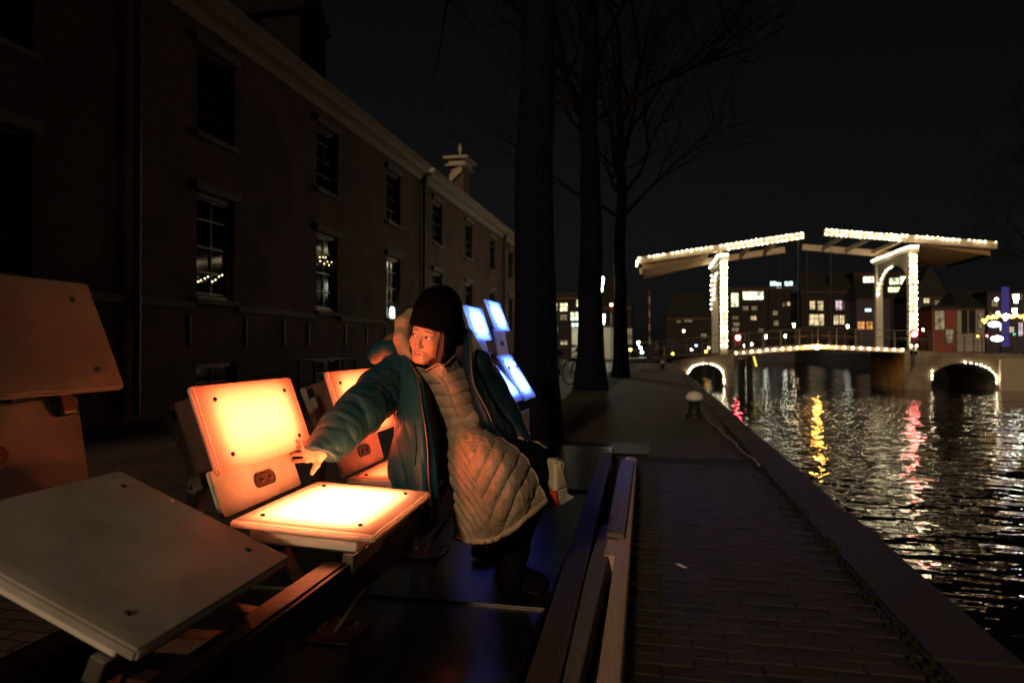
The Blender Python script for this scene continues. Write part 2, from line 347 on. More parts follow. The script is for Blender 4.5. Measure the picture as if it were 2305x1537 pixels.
def sash_window(y, z0, z1, w=.98, cellar=False):
    x = XF-.10; t = .075
    b = MB(); b.box(x-.04, x+.05, y+.002, y+t, z0+.002, z1-.002); b.box(x-.04, x+.05, y+w-t, y+w-.002, z0+.002, z1-.002)
    b.box(x-.04, x+.05, y+t, y+w-t, z1-t, z1-.002); b.box(x-.04, x+.05, y+t, y+w-t, z0+.002, z0+t*.8)
    win = pb(b, 'window', M['frame'], bevel=.006)
    if not cellar:
        b = MB().box(XF+.002, XF+.07, y-.09, y+w+.09, z1+.004, z1+.15); pb(b, 'lintel', M['lintel'], win, bevel=.008)
        b = MB().box(XF-.09, XF+.08, y-.06, y+w+.06, z0-.09, z0-.003); pb(b, 'sill', M['lintel'], win, bevel=.008)
    b = MB(); a, c = y+t+.002, y+w-t-.002; zm = (z0+z1)/2; xs = x-.012
    for yy in (a, (a+c)/2-.012, c-.03): b.box(xs-.02, xs+.02, yy, yy+(.03 if yy != (a+c)/2-.012 else .024), z0+t*.8, z1-t)
    for zz in ((zm-.02,) if cellar else (z0+t, z0+(zm-z0)/2, zm-.02, zm+(z1-zm)/2, z1-t-.03)): b.box(xs-.017, xs+.023, a, c, zz, zz+.03)
    pb(b, 'sash', M['sash'], win)
    b = MB(); b.add([(xs-.006,a,z0+t*.8),(xs-.006,c,z0+t*.8),(xs-.006,c,z1-t),(xs-.006,a,z1-t)], [(0,1,2,3)]); b.add([(xs-.01,a,z0+t*.8),(xs-.01,c,z0+t*.8),(xs-.01,c,z1-t),(xs-.01,a,z1-t)], [(3,2,1,0)])
    pb(b, 'pane', M['glass'], win); return win
for y in WY:
    sash_window(y, 1.76, 3.44); sash_window(y, 4.36, 5.74); sash_window(y, .12, .74, 1.05, True)
for y in (9.23, 10.7, 11.95, 12.9, 14.6, 15.8, 17.0, 18.4):
    b = MB().box(XF+.003, XF+.03, y-.016, y+.016, 1.02, 1.5); pb(b, 'wall_anchor', M['iron'])
# added bulbs standing in for reflections on two panes (bulb meshes shared)
me_reflection = MB().ball((0,0,0), .011, 8, 5).mesh('reflection_bulb', emitter('reflection_glow', (1,.8,.45), 6))
def reflection_dots(pts, label):
    r = empty('reflection_bulbs', (XF-.03, pts[0][0], pts[0][1]), label=label, cat='added reflections')
    for (py, pz) in pts: link('bulb', me_reflection, r, (0, py-pts[0][0], pz-pts[0][1]))
    b = MB().tube([(-.004, py-pts[0][0], pz-pts[0][1]+.008) for py, pz in pts], .003, 5); b.build('wire', M['rubber'], r)
def on_front(x, y): p = at(x, y, X=XF-.03); return (p.y, p.z)
reflection_dots([on_front(*q) for q in ((446,634),(452,631),(461,627),(468,623),(478,634),(485,630),(493,623),(500,619))], 'short row of small bulbs added for warm reflections in the window nearest the drainpipe')
reflection_dots([on_front(*q) for q in ((721,588),(727,579),(733,580),(737,589),(730,594),(741,597),(746,590),(720,579))], 'cluster of small bulbs added for warm reflections in the second window along the wall')
lb = MB().lathe([(.05,-.19),(.075,-.08),(.07,.13),(.04,.19)], 14).mesh('window_lamp', emitter('window_lamp_glow', (.85,1,.86), 2.2), smooth=True)
q = on_front(882, 706); o = link('window_lamp', lb, None, (XF-.02, q[0], q[1])); tag(o, 'bright greenish white lamp low in the third window along the wall', 'lamp')
b = MB().box(-.03, .0, -.02, .02, .2, .36); b.build('lamp_hook', M['iron'], o)
for (px, py, r) in ((879,640,.05),(883,648,.05),(881,668,.07),(876,606,.035)):
    pass
# dormer
b = MB(); b.box(-7.9, -7.02, 12.55, 13.65, 6.4, 7.75); b.prism([(12.42,7.752),(13.78,7.752),(13.1,8.45)], 'x', -9.2, -6.93)
dm = pb(b, 'dormer', M['slate'])
pb(MB().box(-7.018, -6.99, 12.56, 13.64, 6.52, 7.74), 'dormer_front', M['slate'], dm)
pb(MB().box(-6.988, -6.98, 12.8, 13.4, 6.6, 7.55), 'dormer_window', M['glass'], dm)
# chimney pier with two pale cornices and finial, on the eaves
b = MB(); b.box(-7.5, -7.0, 24.5, 25.4, 6.45, 7.9); ch = pb(b, 'chimney', M['facade'])
b = MB(); b.box(-7.66, -6.84, 24.34, 25.56, 7.72, 7.80); b.box(-7.72, -6.78, 24.28, 25.62, 7.98, 8.09); b.box(-7.56, -6.94, 24.44, 25.46, 7.80, 7.98)
b.prism([(-7.5,7.1),(-7.02,7.5),(-7.02,7.7),(-7.3,7.62),(-7.5,7.4)], 'y', 24.49, 24.35); pb(b, 'chimney_cornice', M['stone'], ch, bevel=.01)
b = MB().lathe([(.10,8.092),(.06,8.2),(.035,8.3),(.05,8.4),(.09,8.5),(.05,8.62),(.01,8.72)], 10, c=(-7.25,24.95,0)); pb(b, 'finial', M['stone'], ch, smooth=True)
# railing and bins against the wall
fence = empty('iron_railing', (-6.6, 11.8, 0), label='low dark iron railing in front of the brick wall', cat='railing')
for i in range(5): MB().tube([(0,i*.62,-.03),(0,i*.62,.74)], .02, 8).build('post', M['iron'], fence)
MB().tube([(0,0,.74),(0,2.48,.74)], .022, 8).build('rail', M['zinc'], fence); MB().tube([(0,0,.4),(0,2.48,.4)], .012, 8).build('rail', M['iron'], fence)

# ------------------------------------------------------------------ trees
def tree(label, x, y, r0, h, seed, spread=1.0, kids=(11,7,6), z0=-.02, lean=(0,0)):
    rnd = random.Random(seed); root = empty('bare_tree', (x, y, z0), label=label, cat='tree', group='bare trees along the canal')
    t = MB(); pts = []; rad = []; n = 14
    for i in range(n+1):
        f = i/n; wob = .06*f*h*.15
        pts.append(Vector((lean[0]*f*h+rnd.uniform(-wob,wob), lean[1]*f*h+rnd.uniform(-wob,wob), f*h)))
        rad.append(r0*(1-.62*f)*(1+.32*math.exp(-f*h/.35)))
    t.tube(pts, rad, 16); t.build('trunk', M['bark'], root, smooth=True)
    c = MB()
    def branch(p, d, L, r, lev):
        m = 5 if lev < 2 else 3; P = [p]; Rr = [r]; q = p.copy(); dd = d.copy()
        for i in range(m):
            dd = (dd + Vector((rnd.gauss(0,.16), rnd.gauss(0,.16), rnd.gauss(.05,.12)))).normalized(); q = q + dd*(L/m); P.append(q.copy()); Rr.append(max(.004, r*(1-.8*(i+1)/m)))
        c.tube(P, Rr, 6 if lev == 0 else 4 if lev < 2 else 3, cap=False)
        if lev >= 4: return
        for k in range(kids[min(lev,2)] if lev < 3 else 4):
            f = rnd.uniform(.3, 1); i = min(m-1, int(f*m)); a = P[i].lerp(P[i+1], f*m-i)
            side = Vector((rnd.gauss(0,1), rnd.gauss(0,1), rnd.gauss(.15,.5))).normalized(); nd = (dd*.75 + side*.8).normalized()
            branch(a, nd, L*rnd.uniform(.4,.62), max(.004, Rr[i]*.55), lev+1)
    for k in range(kids[0]):
        f = rnd.uniform(.5, .98); i = int(f*n); a = pts[i]; an = k*2.4+rnd.uniform(-.4,.4)
        branch(a, Vector((math.cos(an), math.sin(an), rnd.uniform(.5,1.2))).normalized(), h*rnd.uniform(.35,.55)*spread, rad[i]*.5, 1)
    branch(pts[-1], Vector((0,0,1)), h*.5, rad[-1]*.8, 0)
    c.build('crown', M['twig'], root); return root
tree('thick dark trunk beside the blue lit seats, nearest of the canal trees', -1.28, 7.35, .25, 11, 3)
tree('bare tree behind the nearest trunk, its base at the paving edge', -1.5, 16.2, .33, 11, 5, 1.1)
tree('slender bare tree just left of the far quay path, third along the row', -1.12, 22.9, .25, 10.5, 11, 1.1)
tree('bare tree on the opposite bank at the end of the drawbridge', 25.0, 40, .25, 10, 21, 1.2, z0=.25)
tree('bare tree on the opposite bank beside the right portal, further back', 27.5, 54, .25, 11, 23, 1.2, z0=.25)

# ------------------------------------------------------------------ the platform with its wet deck plates and timbers
pf = empty('platform', (-1.05, 2.3, 0), label='low black platform with wet shining deck under the row of seats', cat='platform')
def pp(mb, name, m, parent=None, **k):
    o = mb.build(name, m, parent or pf, **k)
    if parent is None: o.location = -pf.location
    return o
YJ = [-1.6, .36, 2.32, 4.28, 6.19]
for i in range(4):
    a, c = YJ[i], YJ[i+1]
    dp = pp(MB().box(-1.78, -.375, a+.004, c-.004, .072, .10+(.0 if i % 2 else -.003)), 'deck_plate', M['deck'], bevel=.003)
    pp(MB().box(-1.78, -.37, a-.0035, a+.0035, .074, .106), 'edge_strip', M['edge'])
    pp(MB().box(-.372, -.366, a+.006, c-.006, .07, .104), 'edge_strip', M['steel'])
pp(MB().box(-1.74, -.42, -1.5, 6.1, -.02, .07), 'frame', M['steel'])
tag(MB().bar(at(1290,1537,Z=.05)+Vector((-.04,-1.2,0)), at(1372,1035,Z=.05)+Vector((-.02,0,0)), .09, .13).build('timber_beam', M['timber_dark'], bevel=.004), 'dark timber beam lying close along the edge of the platform', 'timber', 'timbers beside the platform')
tag(MB().bar((-.245,.4,.04), (-.235,3.5,.04), .075, .11).build('timber_beam', M['timber_grey'], bevel=.004), 'grey timber beam in front of the short board, beside the dark beam', 'timber', 'timbers beside the platform')
tag(MB().bar((-.100,.35,.05), (-.178,5.52,.05), .062, .13).build('timber_beam', M['timber'], bevel=.004), 'long pale timber beam, outermost of those beside the platform', 'timber', 'timbers beside the platform')
b = MB(); q = [at(1398,1033,Z=.14), at(1428,1036,Z=.14), at(1405,1203,Z=.14), at(1365,1197,Z=.14)]
b.add([v for v in q]+[v-Vector((0,0,.024)) for v in q], [(3,2,1,0),(4,5,6,7),(0,1,5,4),(1,2,6,5),(2,3,7,6),(3,0,4,7)])
tag(b.build('timber_board', M['timber_grey'], bevel=.003), 'short grey board lying on top of the timber beams', 'board')
tag(MB().box(-.235,-.165,5.47,5.57,-.012,.115).build('timber_block', M['timber'], bevel=.004), 'small square timber block under the far end of the grey board', 'timber block')
tag(MB().box(-.222,-.165,2.98,3.25,-.012,.098).build('timber_block', M['timber'], bevel=.004), 'small timber block under the near end of the grey board', 'timber block')

# ------------------------------------------------------------------ the row of seats: frosted panels on light boxes
rail = empty('seat_rail', (-.86, 3, .1), label='long dark steel channel rail carrying the row of seats', cat='rail')
rl = lambda mb, name, m, **k: mb.build(name, m, rail, loc=(.86, -3, -.1), **k)
def chan(xa, xb, z, name):
    b = MB(); b.bar((xa,.45,z), (xb,3.0,z), .012, .085); b.bar((xa-.03,.45,z+.043), (xb-.03,3.0,z+.043), .05, .008); b.bar((xa-.03,.45,z-.043), (xb-.03,3.0,z-.043), .07, .008); rl(b, name, M['steel'])
chan(-.715, -.755, .43, 'front_rail'); chan(-.84, -.87, .335, 'lower_rail'); chan(-1.16, -1.19, .36, 'rear_rail')
for i, y in enumerate((1.25, 2.0, 2.85)):
    rl(MB().bar((-1.17,y,.35), (-1.03,y,.112), .05, .012), 'leg', M['rust']); rl(MB().bar((-.79,y,.38), (-.98,y,.112), .05, .012), 'leg', M['rust']); rl(MB().bar((-1.22,y,.38), (-.72,y,.40), .05, .03), 'cross_bar', M['rust'])
    b = MB(); b.box(-1.15, -.90, y-.09, y+.09, .1015, .112); b.tube([(-.935,y+.05,.11),(-.935,y+.05,.122)], .012, 6); rl(b, 'foot_plate', M['rust'], bevel=.002)
me_bolt = MB().lathe([(.0062,0),(.0062,.003),(.0045,.005),(.001,.006)], 10).mesh('bolt', M['bolt'], smooth=True)
def frame(p0, p1, flip):
    t = Vector((p1[0]-p0[0], 0, p1[1]-p0[1])); L = t.length; t.normalize(); n = Vector((t.z,0,-t.x)) if not flip else Vector((-t.z,0,t.x))
    yv = Vector((0,1,0)); o = Vector((p0[0],0,p0[1]))
    return Matrix(((t.x,0,n.x,o.x),(0,1,0,0),(t.z,0,n.z,o.z),(0,0,0,1))), L   # local: x along the panel, y width, z out of its face
def tray(L, w):                        # frosted sheet with turned-down edges, open underneath
    b = MB(); return b.add([(x,y,z) for z in (-.018,0) for y in (0,w) for x in (0,L)], [(4,5,7,6),(0,1,5,4),(2,6,7,3),(0,4,6,2),(1,3,7,5)])
def seat(label, Yn, Yf, sp, lp, up, rz=0, led=None, ledseat=None, strut=.1, kind='orange'):
    w = Yf-Yn; root = empty('light_seat', (0, Yn, 0), rz, label=label, cat='seat', group='frosted light seats along the rail')
    def pivot(): # turn about the near front corner
        px = sp[1][0]; root.location = Vector((px,Yn,0)) - Matrix.Rotation(rz,3,'Z') @ Vector((px,0,0))
    def part(mb, name, m, F, parent=None, **k):
        o = mb.build(name, m, parent or root, **k)
        if parent is None: o.matrix_local = F
        return o
    F, L = frame(*sp, True)
    s = part(tray(L, w), 'seat_panel', M['acryl'], F, bevel=.005, seg=2)
    for bx in (.14, .84):
        for by in (.13, .87): link('bolt', me_bolt, s, (L*bx, w*by, 0))
    i = .035
    b = MB(); t = .012
    b.box(i, L-i-.02, i, i+t, -.058, -.019); b.box(i, L-i-.02, w-i-t, w-i, -.058, -.019); b.box(i, i+t, i+t, w-i-t, -.058, -.019); b.box(L-i-t-.02, L-i-.02, i+t, w-i-t, -.058, -.019); b.box(i+t, L-i-t-.02, i+t, w-i-t, -.058, -.052)
    bx = part(b, 'seat_light_box', M['boxwhite'], F, bevel=.003)
    for A_, B_, ww, hh in (((L-.07,.02,-.082), (L-.07,w-.02,-.082), .03, .045), ((.04,.10,-.069), (L-.05,.10,-.069), .03, .02), ((.04,w-.10,-.069), (L-.05,w-.10,-.069), .03, .02)): part(MB().bar(A_, B_, ww, hh), 'seat_bracket', M['alu'], F, bevel=.002)
    if ledseat: part(MB().box(.07, L-.08, .072, w-.072, -.049, -.045), 'led_board', M[ledseat], F, bx)
    F, L = frame(*lp, False)
    s = part(MB().box(0, L, .0, w-(.075 if led else .0), -.014, 0), 'lower_panel', M['milky' if led else 'acryl'], F, bevel=.004, seg=2)
    pts = [(L*.46+.019*math.sin(a), w*.46+math.copysign(.034,math.cos(a))*(1 if abs(math.cos(a)) > 1e-6 else 0)+.019*math.cos(a)) for a in [2*math.pi*k/20+.01 for k in range(20)]]
    hp = part(MB().prism(pts, 'z', .0005, .006), 'slot_plate', M['rust'], F, s)
    for by in (-.022, .022): link('bolt', me_bolt, s, (L*.46, w*.46+by, .006))
    F, L = frame(*up, False)
    s = part(tray(L, w+.02), 'back_panel', M['acryl'], F, bevel=.005, seg=2)
    for bx_ in (.18, .82):
        for by in (.14, .86): link('bolt', me_bolt, s, (L*bx_, (w+.02)*by, 0))
    b = MB(); D = -.085
    b.box(.02, L-.02, .025, .035, D, -.019); b.box(.02, L-.02, w-.015, w-.005, D, -.019); b.box(.02, .03, .035, w-.015, D, -.019); b.box(L-.03, L-.02, .035, w-.015, D, -.019); b.box(.03, L-.03, .035, w-.015, D, D+.007)
    bx = part(b, 'back_light_box', M['rust'], F, bevel=.003)
    for j, yy in enumerate((.06, w-.06)): part(MB().box(-.02, L*.75, yy-.02, yy+.02, D-.03, D-.001), 'back_bracket', M['alu'], F, bevel=.003)
    if led: part(MB().box(.044, L-.044, .072, w-.052, -.052, -.048), 'led_board', M[led], F, bx)
    # uprights from the rail to the back box
    tall = sp[0][1] > .8; z0 = .104 if tall else .34
    for yy in (w-.07, .07):
        b = MB(); b.bar((-1.19,yy,z0), (lp[1][0]-.075,yy,lp[1][1]), .045, .03)
        b.bar((lp[1][0]-.075,yy,lp[1][1]), (up[1][0]-.12,yy,up[1][1]-.06), .04, .025)
        u = part(b, 'upright', M['alu'], Matrix.Identity(4), bevel=.003)
    for yy in (.07,):
        for k in range(3):
            f = k/2; px = lp[1][0]-.075-.1*f*0; o = link('bolt', me_bolt, u, (lp[1][0]-.08, yy-.024, lp[1][1]-.05+.05*k)); o.rotation_euler = (R(90),0,0)
    # struts from the rails up to the seat
    if tall: part(MB().box(sp[1][0]-.07, sp[1][0]-.055, .02, w-.02, .25, sp[1][1]-.10), 'front_board', M['boxwhite'], Matrix.Identity(4), bevel=.003)
    for yy in (.09, w-.09):
        for A_, B_ in (((sp[1][0]-.15,yy,.102), (sp[1][0]-.15,yy,sp[1][1]-.09)), ((-1.17,yy,.36), (sp[0][0]+.07,yy,sp[0][1]-.09))) if tall else (((-.745,yy,.44), (sp[1][0]-.09,yy,sp[1][1]-.085)), ((-1.17,yy,.36), (sp[0][0]+.07,yy,sp[0][1]-.09))): part(MB().bar(A_, B_, .035, .012), 'strut', M['rust'], Matrix.Identity(4))
    pivot(); return root
O4 = R(3.2)
seat('unlit frosted seat tilted forward in the near foreground', .90, 1.375, ((-1.195,.716),(-.768,.538)), ((-1.272,.69),(-1.305,.885)), ((-1.195,.905),(-1.297,1.15)), R(2))
seat('bright orange seat whose glowing back the outstretched hand approaches', 1.53, 2.03, ((-1.03,.572),(-.657,.55)), ((-1.045,.575),(-1.085,.69)), ((-1.052,.683),(-1.131,.902)), O4, 'led_orange', 'led_seat')
seat('orange glowing seat the woman is sitting on', 2.176, 2.64, ((-1.03,.552),(-.705,.55)), ((-1.04,.555),(-1.075,.68)), ((-1.020,.676),(-1.100,.915)), R(2), 'led_orange', 'led_orange')
seat('blue white glowing seat just behind her shoulder, nearer of the blue pair', 4.38, 4.85, ((-1.13,.868),(-.915,.628)), ((-1.15,.86),(-1.195,1.05)), ((-1.167,1.046),(-1.245,1.28)), 0, 'led_blue', 'led_blue')
seat('blue white glowing seat beside the thick trunk, farther of the blue pair', 5.05, 5.53, ((-1.17,.938),(-.955,.594)), ((-1.17,.93),(-1.205,1.135)), ((-1.179,1.13),(-1.268,1.365)), 0, 'led_blue', 'led_blue')
# ------------------------------------------------------------------ the drawbridge
BY, BF = 44.0, 50.6                    # near and far faces
bridge = empty('drawbridge', (9.5, 47.3, -1.5), label='white double drawbridge outlined with rows of glowing bulbs over the canal', cat='bridge')
bp_ = lambda mb, name, m, **k: (lambda o: (setattr(o, 'location', -bridge.location), setattr(o, 'parent', bridge), o)[2])(mb.build(name, m, None, **k))
me_bulb = MB().ball((0,0,0), .027, 8, 6).mesh('bulb', M['bulb'], smooth=True)
me_bulb_dim = MB().ball((0,0,0), .027, 8, 6).mesh('bulb_dim', M['bulb_dim'], smooth=True); rb = random.Random(12)
def bulbs(part, pts):
    for p in pts: link('bulb', me_bulb_dim if rb.random() < .11 else me_bulb, part, Vector(p)+Vector((rb.gauss(0,.012), 0, rb.gauss(0,.012))))
def arch_pier(x0, x1, ax0, ax1, spr, top, ztop0, ztop1, name='pier'):
    n = 16; cx, hw = (ax0+ax1)/2, (ax1-ax0)/2
    arc = [(cx-hw*math.cos(math.pi*k/n), spr+(top-spr)*math.sin(math.pi*k/n)) for k in range(n+1)]
    b = MB()
    for y, s in ((BY, 1), (BF, -1)):
        vs = [(x0,y,-2.2),(x0,y,ztop0)]; fs = []
        base = [(ax0,y,-2.2)] + [(p[0],y,p[1]) for p in arc] + [(ax1,y,-2.2)]
        tops = [(p[0],y,ztop0+(ztop1-ztop0)*(p[0]-x0)/(x1-x0)) for p in base]
        m = len(base); allv = base+tops+[(x0,y,-2.2),(x0,y,ztop0),(x1,y,-2.2),(x1,y,ztop1)]
        fs = [(i,i+1,m+i+1,m+i) for i in range(1,m-2)]+[(2*m,0,1,m+1,2*m+1),(m-1,2*m+2,2*m+3,2*m-2,m-2)]
        b.add(allv, [f if s > 0 else f[::-1] for f in fs])
    prof = [(ax0,-2.2)]+arc+[(ax1,-2.2)]
    for i in range(len(prof)-1): b.add([(prof[i][0],BY,prof[i][1]),(prof[i+1][0],BY,prof[i+1][1]),(prof[i+1][0],BF,prof[i+1][1]),(prof[i][0],BF,prof[i][1])], [(0,3,2,1)])
    b.add([(x0,BY,ztop0),(x1,BY,ztop1),(x1,BF,ztop1),(x0,BF,ztop0)], [(0,1,2,3)]); b.add([(x1,BY,-2.2),(x1,BF,-2.2),(x1,BF,ztop1),(x1,BY,ztop1)], [(0,1,2,3)]); b.add([(x0,BY,-2.2),(x0,BF,-2.2),(x0,BF,ztop0),(x0,BY,ztop0)], [(3,2,1,0)])
    return bp_(b, name, M['pier']), cx, hw
lp_, cx, hw = arch_pier(1.0, 4.75, 1.95, 4.15, -.85, -.09, .12, .62)
bulbs(lp_, [(cx-hw*math.cos(a), BY-.05, -.85+.80*math.sin(a)) for a in [math.pi*(k+.3)/16 for k in range(16)]] + [(4.16,BY-.05,-1.0),(4.16,BY-.05,-1.2)])
rp_, cx, hw = arch_pier(14.35, 22.4, 15.75, 19.15, -1.0, .06, .78, .45)
bulbs(rp_, [(cx+hw*math.cos(a), BY-.05, -1.0+1.08*math.sin(a)) for a in [R(d) for d in (88, 78, 68, 59, 50, 40, 30, 20, 9, -3)]] + [(15.78,BY-.05,z) for z in (-.42,-.68,-.92)])
bp_(MB().box(19.25, 20.5, BY-.25, BY-.002, -2.0, .3), 'buttress', M['stone'], bevel=.02)
# deck: two leaves that meet at a shallow peak, with a white edge beam and bulbs
for x0, x1, z0, z1 in ((4.75, 9.45, .60, 1.02), (9.55, 14.35, 1.02, .78)):
    b = MB(); b.bar((x0,BY+3.3,z0-.03), (x1,BY+3.3,z1-.03), 6.5, .16); leaf = bp_(b, 'deck_leaf', M['timber_dark'])
    bp_(MB().bar((x0,BF,z0-.02), (x1,BF,z1-.02), .1, .24), 'edge_beam', M['cream']); eb = bp_(MB().bar((x0,BY,z0-.02), (x1,BY,z1-.02), .1, .24), 'edge_beam', M['cream'])
    bulbs(eb, [(x0+.15+(x1-x0-.3)*k/10, BY-.10, z0+.02+(z1-z0)*k/10) for k in range(11)])
# approach roads up to the deck
bp_(MB().bar((-3.5,47.3,.0), (4.75,47.3,.56), 6.4, .12), 'roadway', M['street']); bp_(MB().bar((14.35,47.3,.74), (24,47.3,.34), 6.4, .12), 'roadway', M['street'])
# portals
def portal(x, zt, side):
    w = .44
    posts = []
    for y in (BY+.22, BF-.22):
        posts.append(bp_(MB().box(x-w/2, x+w/2, y-w/2, y+w/2, .5, zt-.42), 'portal_post', M['white'], bevel=.02))
    b = MB().box(x-.30, x+.30, BY-.05, BF+.05, zt-.42, zt); cross = bp_(b, 'portal_crossbeam', M['white'], bevel=.02)
    n = 14; y0, y1 = BY+.45, BF-.45; yc, hw = (y0+y1)/2, (y1-y0)/2; spr, ri = zt-2.6, 1.75     # arched panel between the posts
    arc = [(yc-hw*math.cos(math.pi*k/n), spr+ri*math.sin(math.pi*k/n)) for k in range(n+1)]
    b = MB()
    for i in range(n):
        for xx, s in ((x-.1, 1), (x+.1, -1)):
            f = [(xx,arc[i][0],arc[i][1]),(xx,arc[i+1][0],arc[i+1][1]),(xx,arc[i+1][0],zt-.42),(xx,arc[i][0],zt-.42)]; b.add(f, [(0,1,2,3) if s < 0 else (3,2,1,0)])
        b.add([(x-.1,*arc[i]),(x+.1,*arc[i]),(x+.1,*arc[i+1]),(x-.1,*arc[i+1])], [(0,1,2,3)])
    ap = bp_(b, 'arched_panel', M['white'])
    xb = x-.30-.05
    bulbs(cross, [(xb, BY+6.6*k/15, zt-.12) for k in range(16)] + [(x-.16,BY-.1,zt-.1),(x+.02,BY-.1,zt-.1),(x+.2,BY-.1,zt-.1)])
    nb = 18; zb = [zt-.62-(zt-.62-1.05)*k/(nb-1) for k in range(nb)]
    bulbs(posts[0], [(x-.15,BY-.06,z) for z in zb] + [(x+.17,BY-.06,z) for z in zb])
    if side < 0: bulbs(posts[1], [(x-.27,BF-.22,zt-.75-.34*k) for k in range(8)])
    bulbs(ap, [(x-.14, yc-hw*math.cos(a)*.97, spr+ri*math.sin(a)*.97) for a in [R(d) for d in (90,102,114,126,138,150,162,174)]])
portal(4.16, 6.78, -1); portal(14.82, 6.95, 1)
# balance beams on top, with the counterweight box at each tail
def balance(tx, tz, px, pz, s, zt):
    b = MB(); t, p = Vector((tx,0,tz)), Vector((px,0,pz)); d = (p-t).normalized()
    beams = []
    for y in (BY+.15, BF-.15):
        beams.append(bp_(MB().bar(t+Vector((0,y,-.21)), p+Vector((0,y,-.21)), .26, .42), 'balance_beam', M['cream'], bevel=.02))
    for f in (.12, .34, .52, .70, .86): q = t.lerp(p, f); bp_(MB().bar(q+Vector((0,BY+.29,-.22)), q+Vector((0,BF-.29,-.22)), .18, .22), 'cross_tie', M['cream'])
    q0, q1 = t.lerp(p, .03), t.lerp(p, .44); n = 9
    for k in range(n):      # plank cladding of the counterweight
        yy = BY+.32+(BF-BY-.64)*k/n
        b = MB().bar(q0+Vector((0,yy+.32,-.60)), q1+Vector((0,yy+.32,-.44)), .66, .05); bp_(b, 'plank', M['tailwood'])
    b = MB()
    for y in (BY+.29, BF-.29): b.add([q0+Vector((0,y,-.40)), q1+Vector((0,y,-.40)), q1+Vector((0,y,-.47)), q0+Vector((0,y,-.80 if s < 0 else -.8))], [(0,1,2,3)] if y < 47 else [(3,2,1,0)])
    b.add([q0+Vector((0,BY+.29,-.4)), q0+Vector((0,BF-.29,-.4)), q0+Vector((0,BF-.29,-.8)), q0+Vector((0,BY+.29,-.8))], [(0,1,2,3),(3,2,1,0)])
    bp_(b, 'counterweight', M['tailwood'])
    for y in (BY+.1, BF-.1): bp_(MB().tube([p-d*.35+Vector((0,y,-.2)), Vector((px+s*.35, y, 1.0))], .022, 6), 'lift_rod', M['iron'])
    n = 34; L = (p-t).length
    top = [k for k in range(n) if k not in (1, 6, 16)]
    bulbs(beams[0], [t.lerp(p, .015+.97*k/(n-1))+Vector((0,BY-.04,-.06)) for k in top] + [t.lerp(p, .56+.425*k/15)+Vector((0,BY-.04,-.36)) for k in range(16)])
    if s < 0: bulbs(beams[0], [t+Vector((-.03,BY-.05,-.10-.15*k)) for k in range(1,4)])
balance(-1.12, 6.66, 8.85, 7.95, -1, 6.78); balance(19.25, 7.02, 9.98, 8.10, 1, 6.95)
# railings
for y in (BY+.05, BF-.05):
    pts = [(-1.5,.25),(1.0,.42),(4.2,.75),(9.5,1.15),(14.6,.92),(22,.6)]
    zz = lambda x: float(np.interp(x, [p[0] for p in pts], [p[1] for p in pts]))
    for h in (1.0, .55): bp_(MB().tube([(x, y, z+h) for x, z in pts], .018, 6), 'railing', M['rail_paint'])
    for k in range(20):
        x = 1.2+k*1.05
        if abs(x-4.16) > .5 and abs(x-14.82) > .5: bp_(MB().box(x-.03, x+.03, y-.03, y+.03, zz(x)-.1, zz(x)+1.02), 'railing_post', M['rail_paint'])
# signals
def signal(x, y, z, label):
    r = empty('signal_light', (x, y, z), label=label, cat='signal light')
    MB().box(-.17,.17,-.02,.16,-.62,.28).build('housing', M['iron'], r, bevel=.02); MB().tube([(0,.08,-.6),(0,.08,-1.9)], .05, 8).build('post', M['iron'], r)
    MB().lathe([(.02,0),(.1,.01),(.13,.04),(.13,.06)], 14, M=Matrix.Translation((0,-.08,0)) @ Matrix.Rotation(R(-90),4,'X')).build('lens', M['lamp_red'], r, smooth=True)
    MB().tube([(0,-.18,.15),(0,-.02,.15)], .15, 10, cap=False).build('visor', M['iron'], r)
q = at(1661, 760, Y=43.4); signal(q.x, 43.4, q.z, 'red signal light left of the bridge deck beside the left portal')
q = at(2058, 752, Y=43.4); signal(q.x, 43.4, q.z, 'red signal light at the foot of the right portal')
q = at(1839, 781, Y=43.6); r = empty('navigation_lamp', q, label='amber lamp glowing in the middle of the bridge deck edge', cat='lamp')
MB().ball((0,0,0), .12, 12, 8).build('lamp_glass', M['lamp_amber'], r, smooth=True); MB().lathe([(.14,.10),(.14,.14),(.04,.18)], 10).build('lamp_cap', M['iron'], r)
# barrier boom by the left approach
r = empty('barrier_boom', (-.35, 43.5, .05), label='raised red and white barrier pole standing left of the bridge', cat='barrier')
MB().box(-.2,.2,-.2,.2,-.05,1.1).build('housing', M['iron'], r, bevel=.03)
for k in range(8): MB().box(-.05,.05,-.03,.03,1.1+k*.42,1.1+(k+1)*.42-.004).build('stripe', M['farred'] if k % 2 else M['white'], r)
# mooring posts in the water before the left pier
for px, top, lab in ((1669, 806, 'dark mooring post in the water under the left red signal'), (1688, 800, 'dark mooring post with a curved yellow band, right of its neighbour')):
    q = at(px, top, Y=41.5); r = empty('mooring_post', (q.x, 41.5, WZ), label=lab, cat='mooring post', group='mooring posts before the left pier')
    MB().lathe([(.2,-.6),(.2,q.z-WZ-.06),(.12,q.z-WZ)], 12).build('pile', M['timber_dark'], r, smooth=True)
    if px > 1680: MB().tube([(.20,-.1,q.z-WZ-.05),(.27,-.14,q.z-WZ-.35),(.34,-.12,q.z-WZ-.62)], .05, 8).build('yellow_band', emitter('yellow_band_glow', (1,.8,.12), 1.5), r)

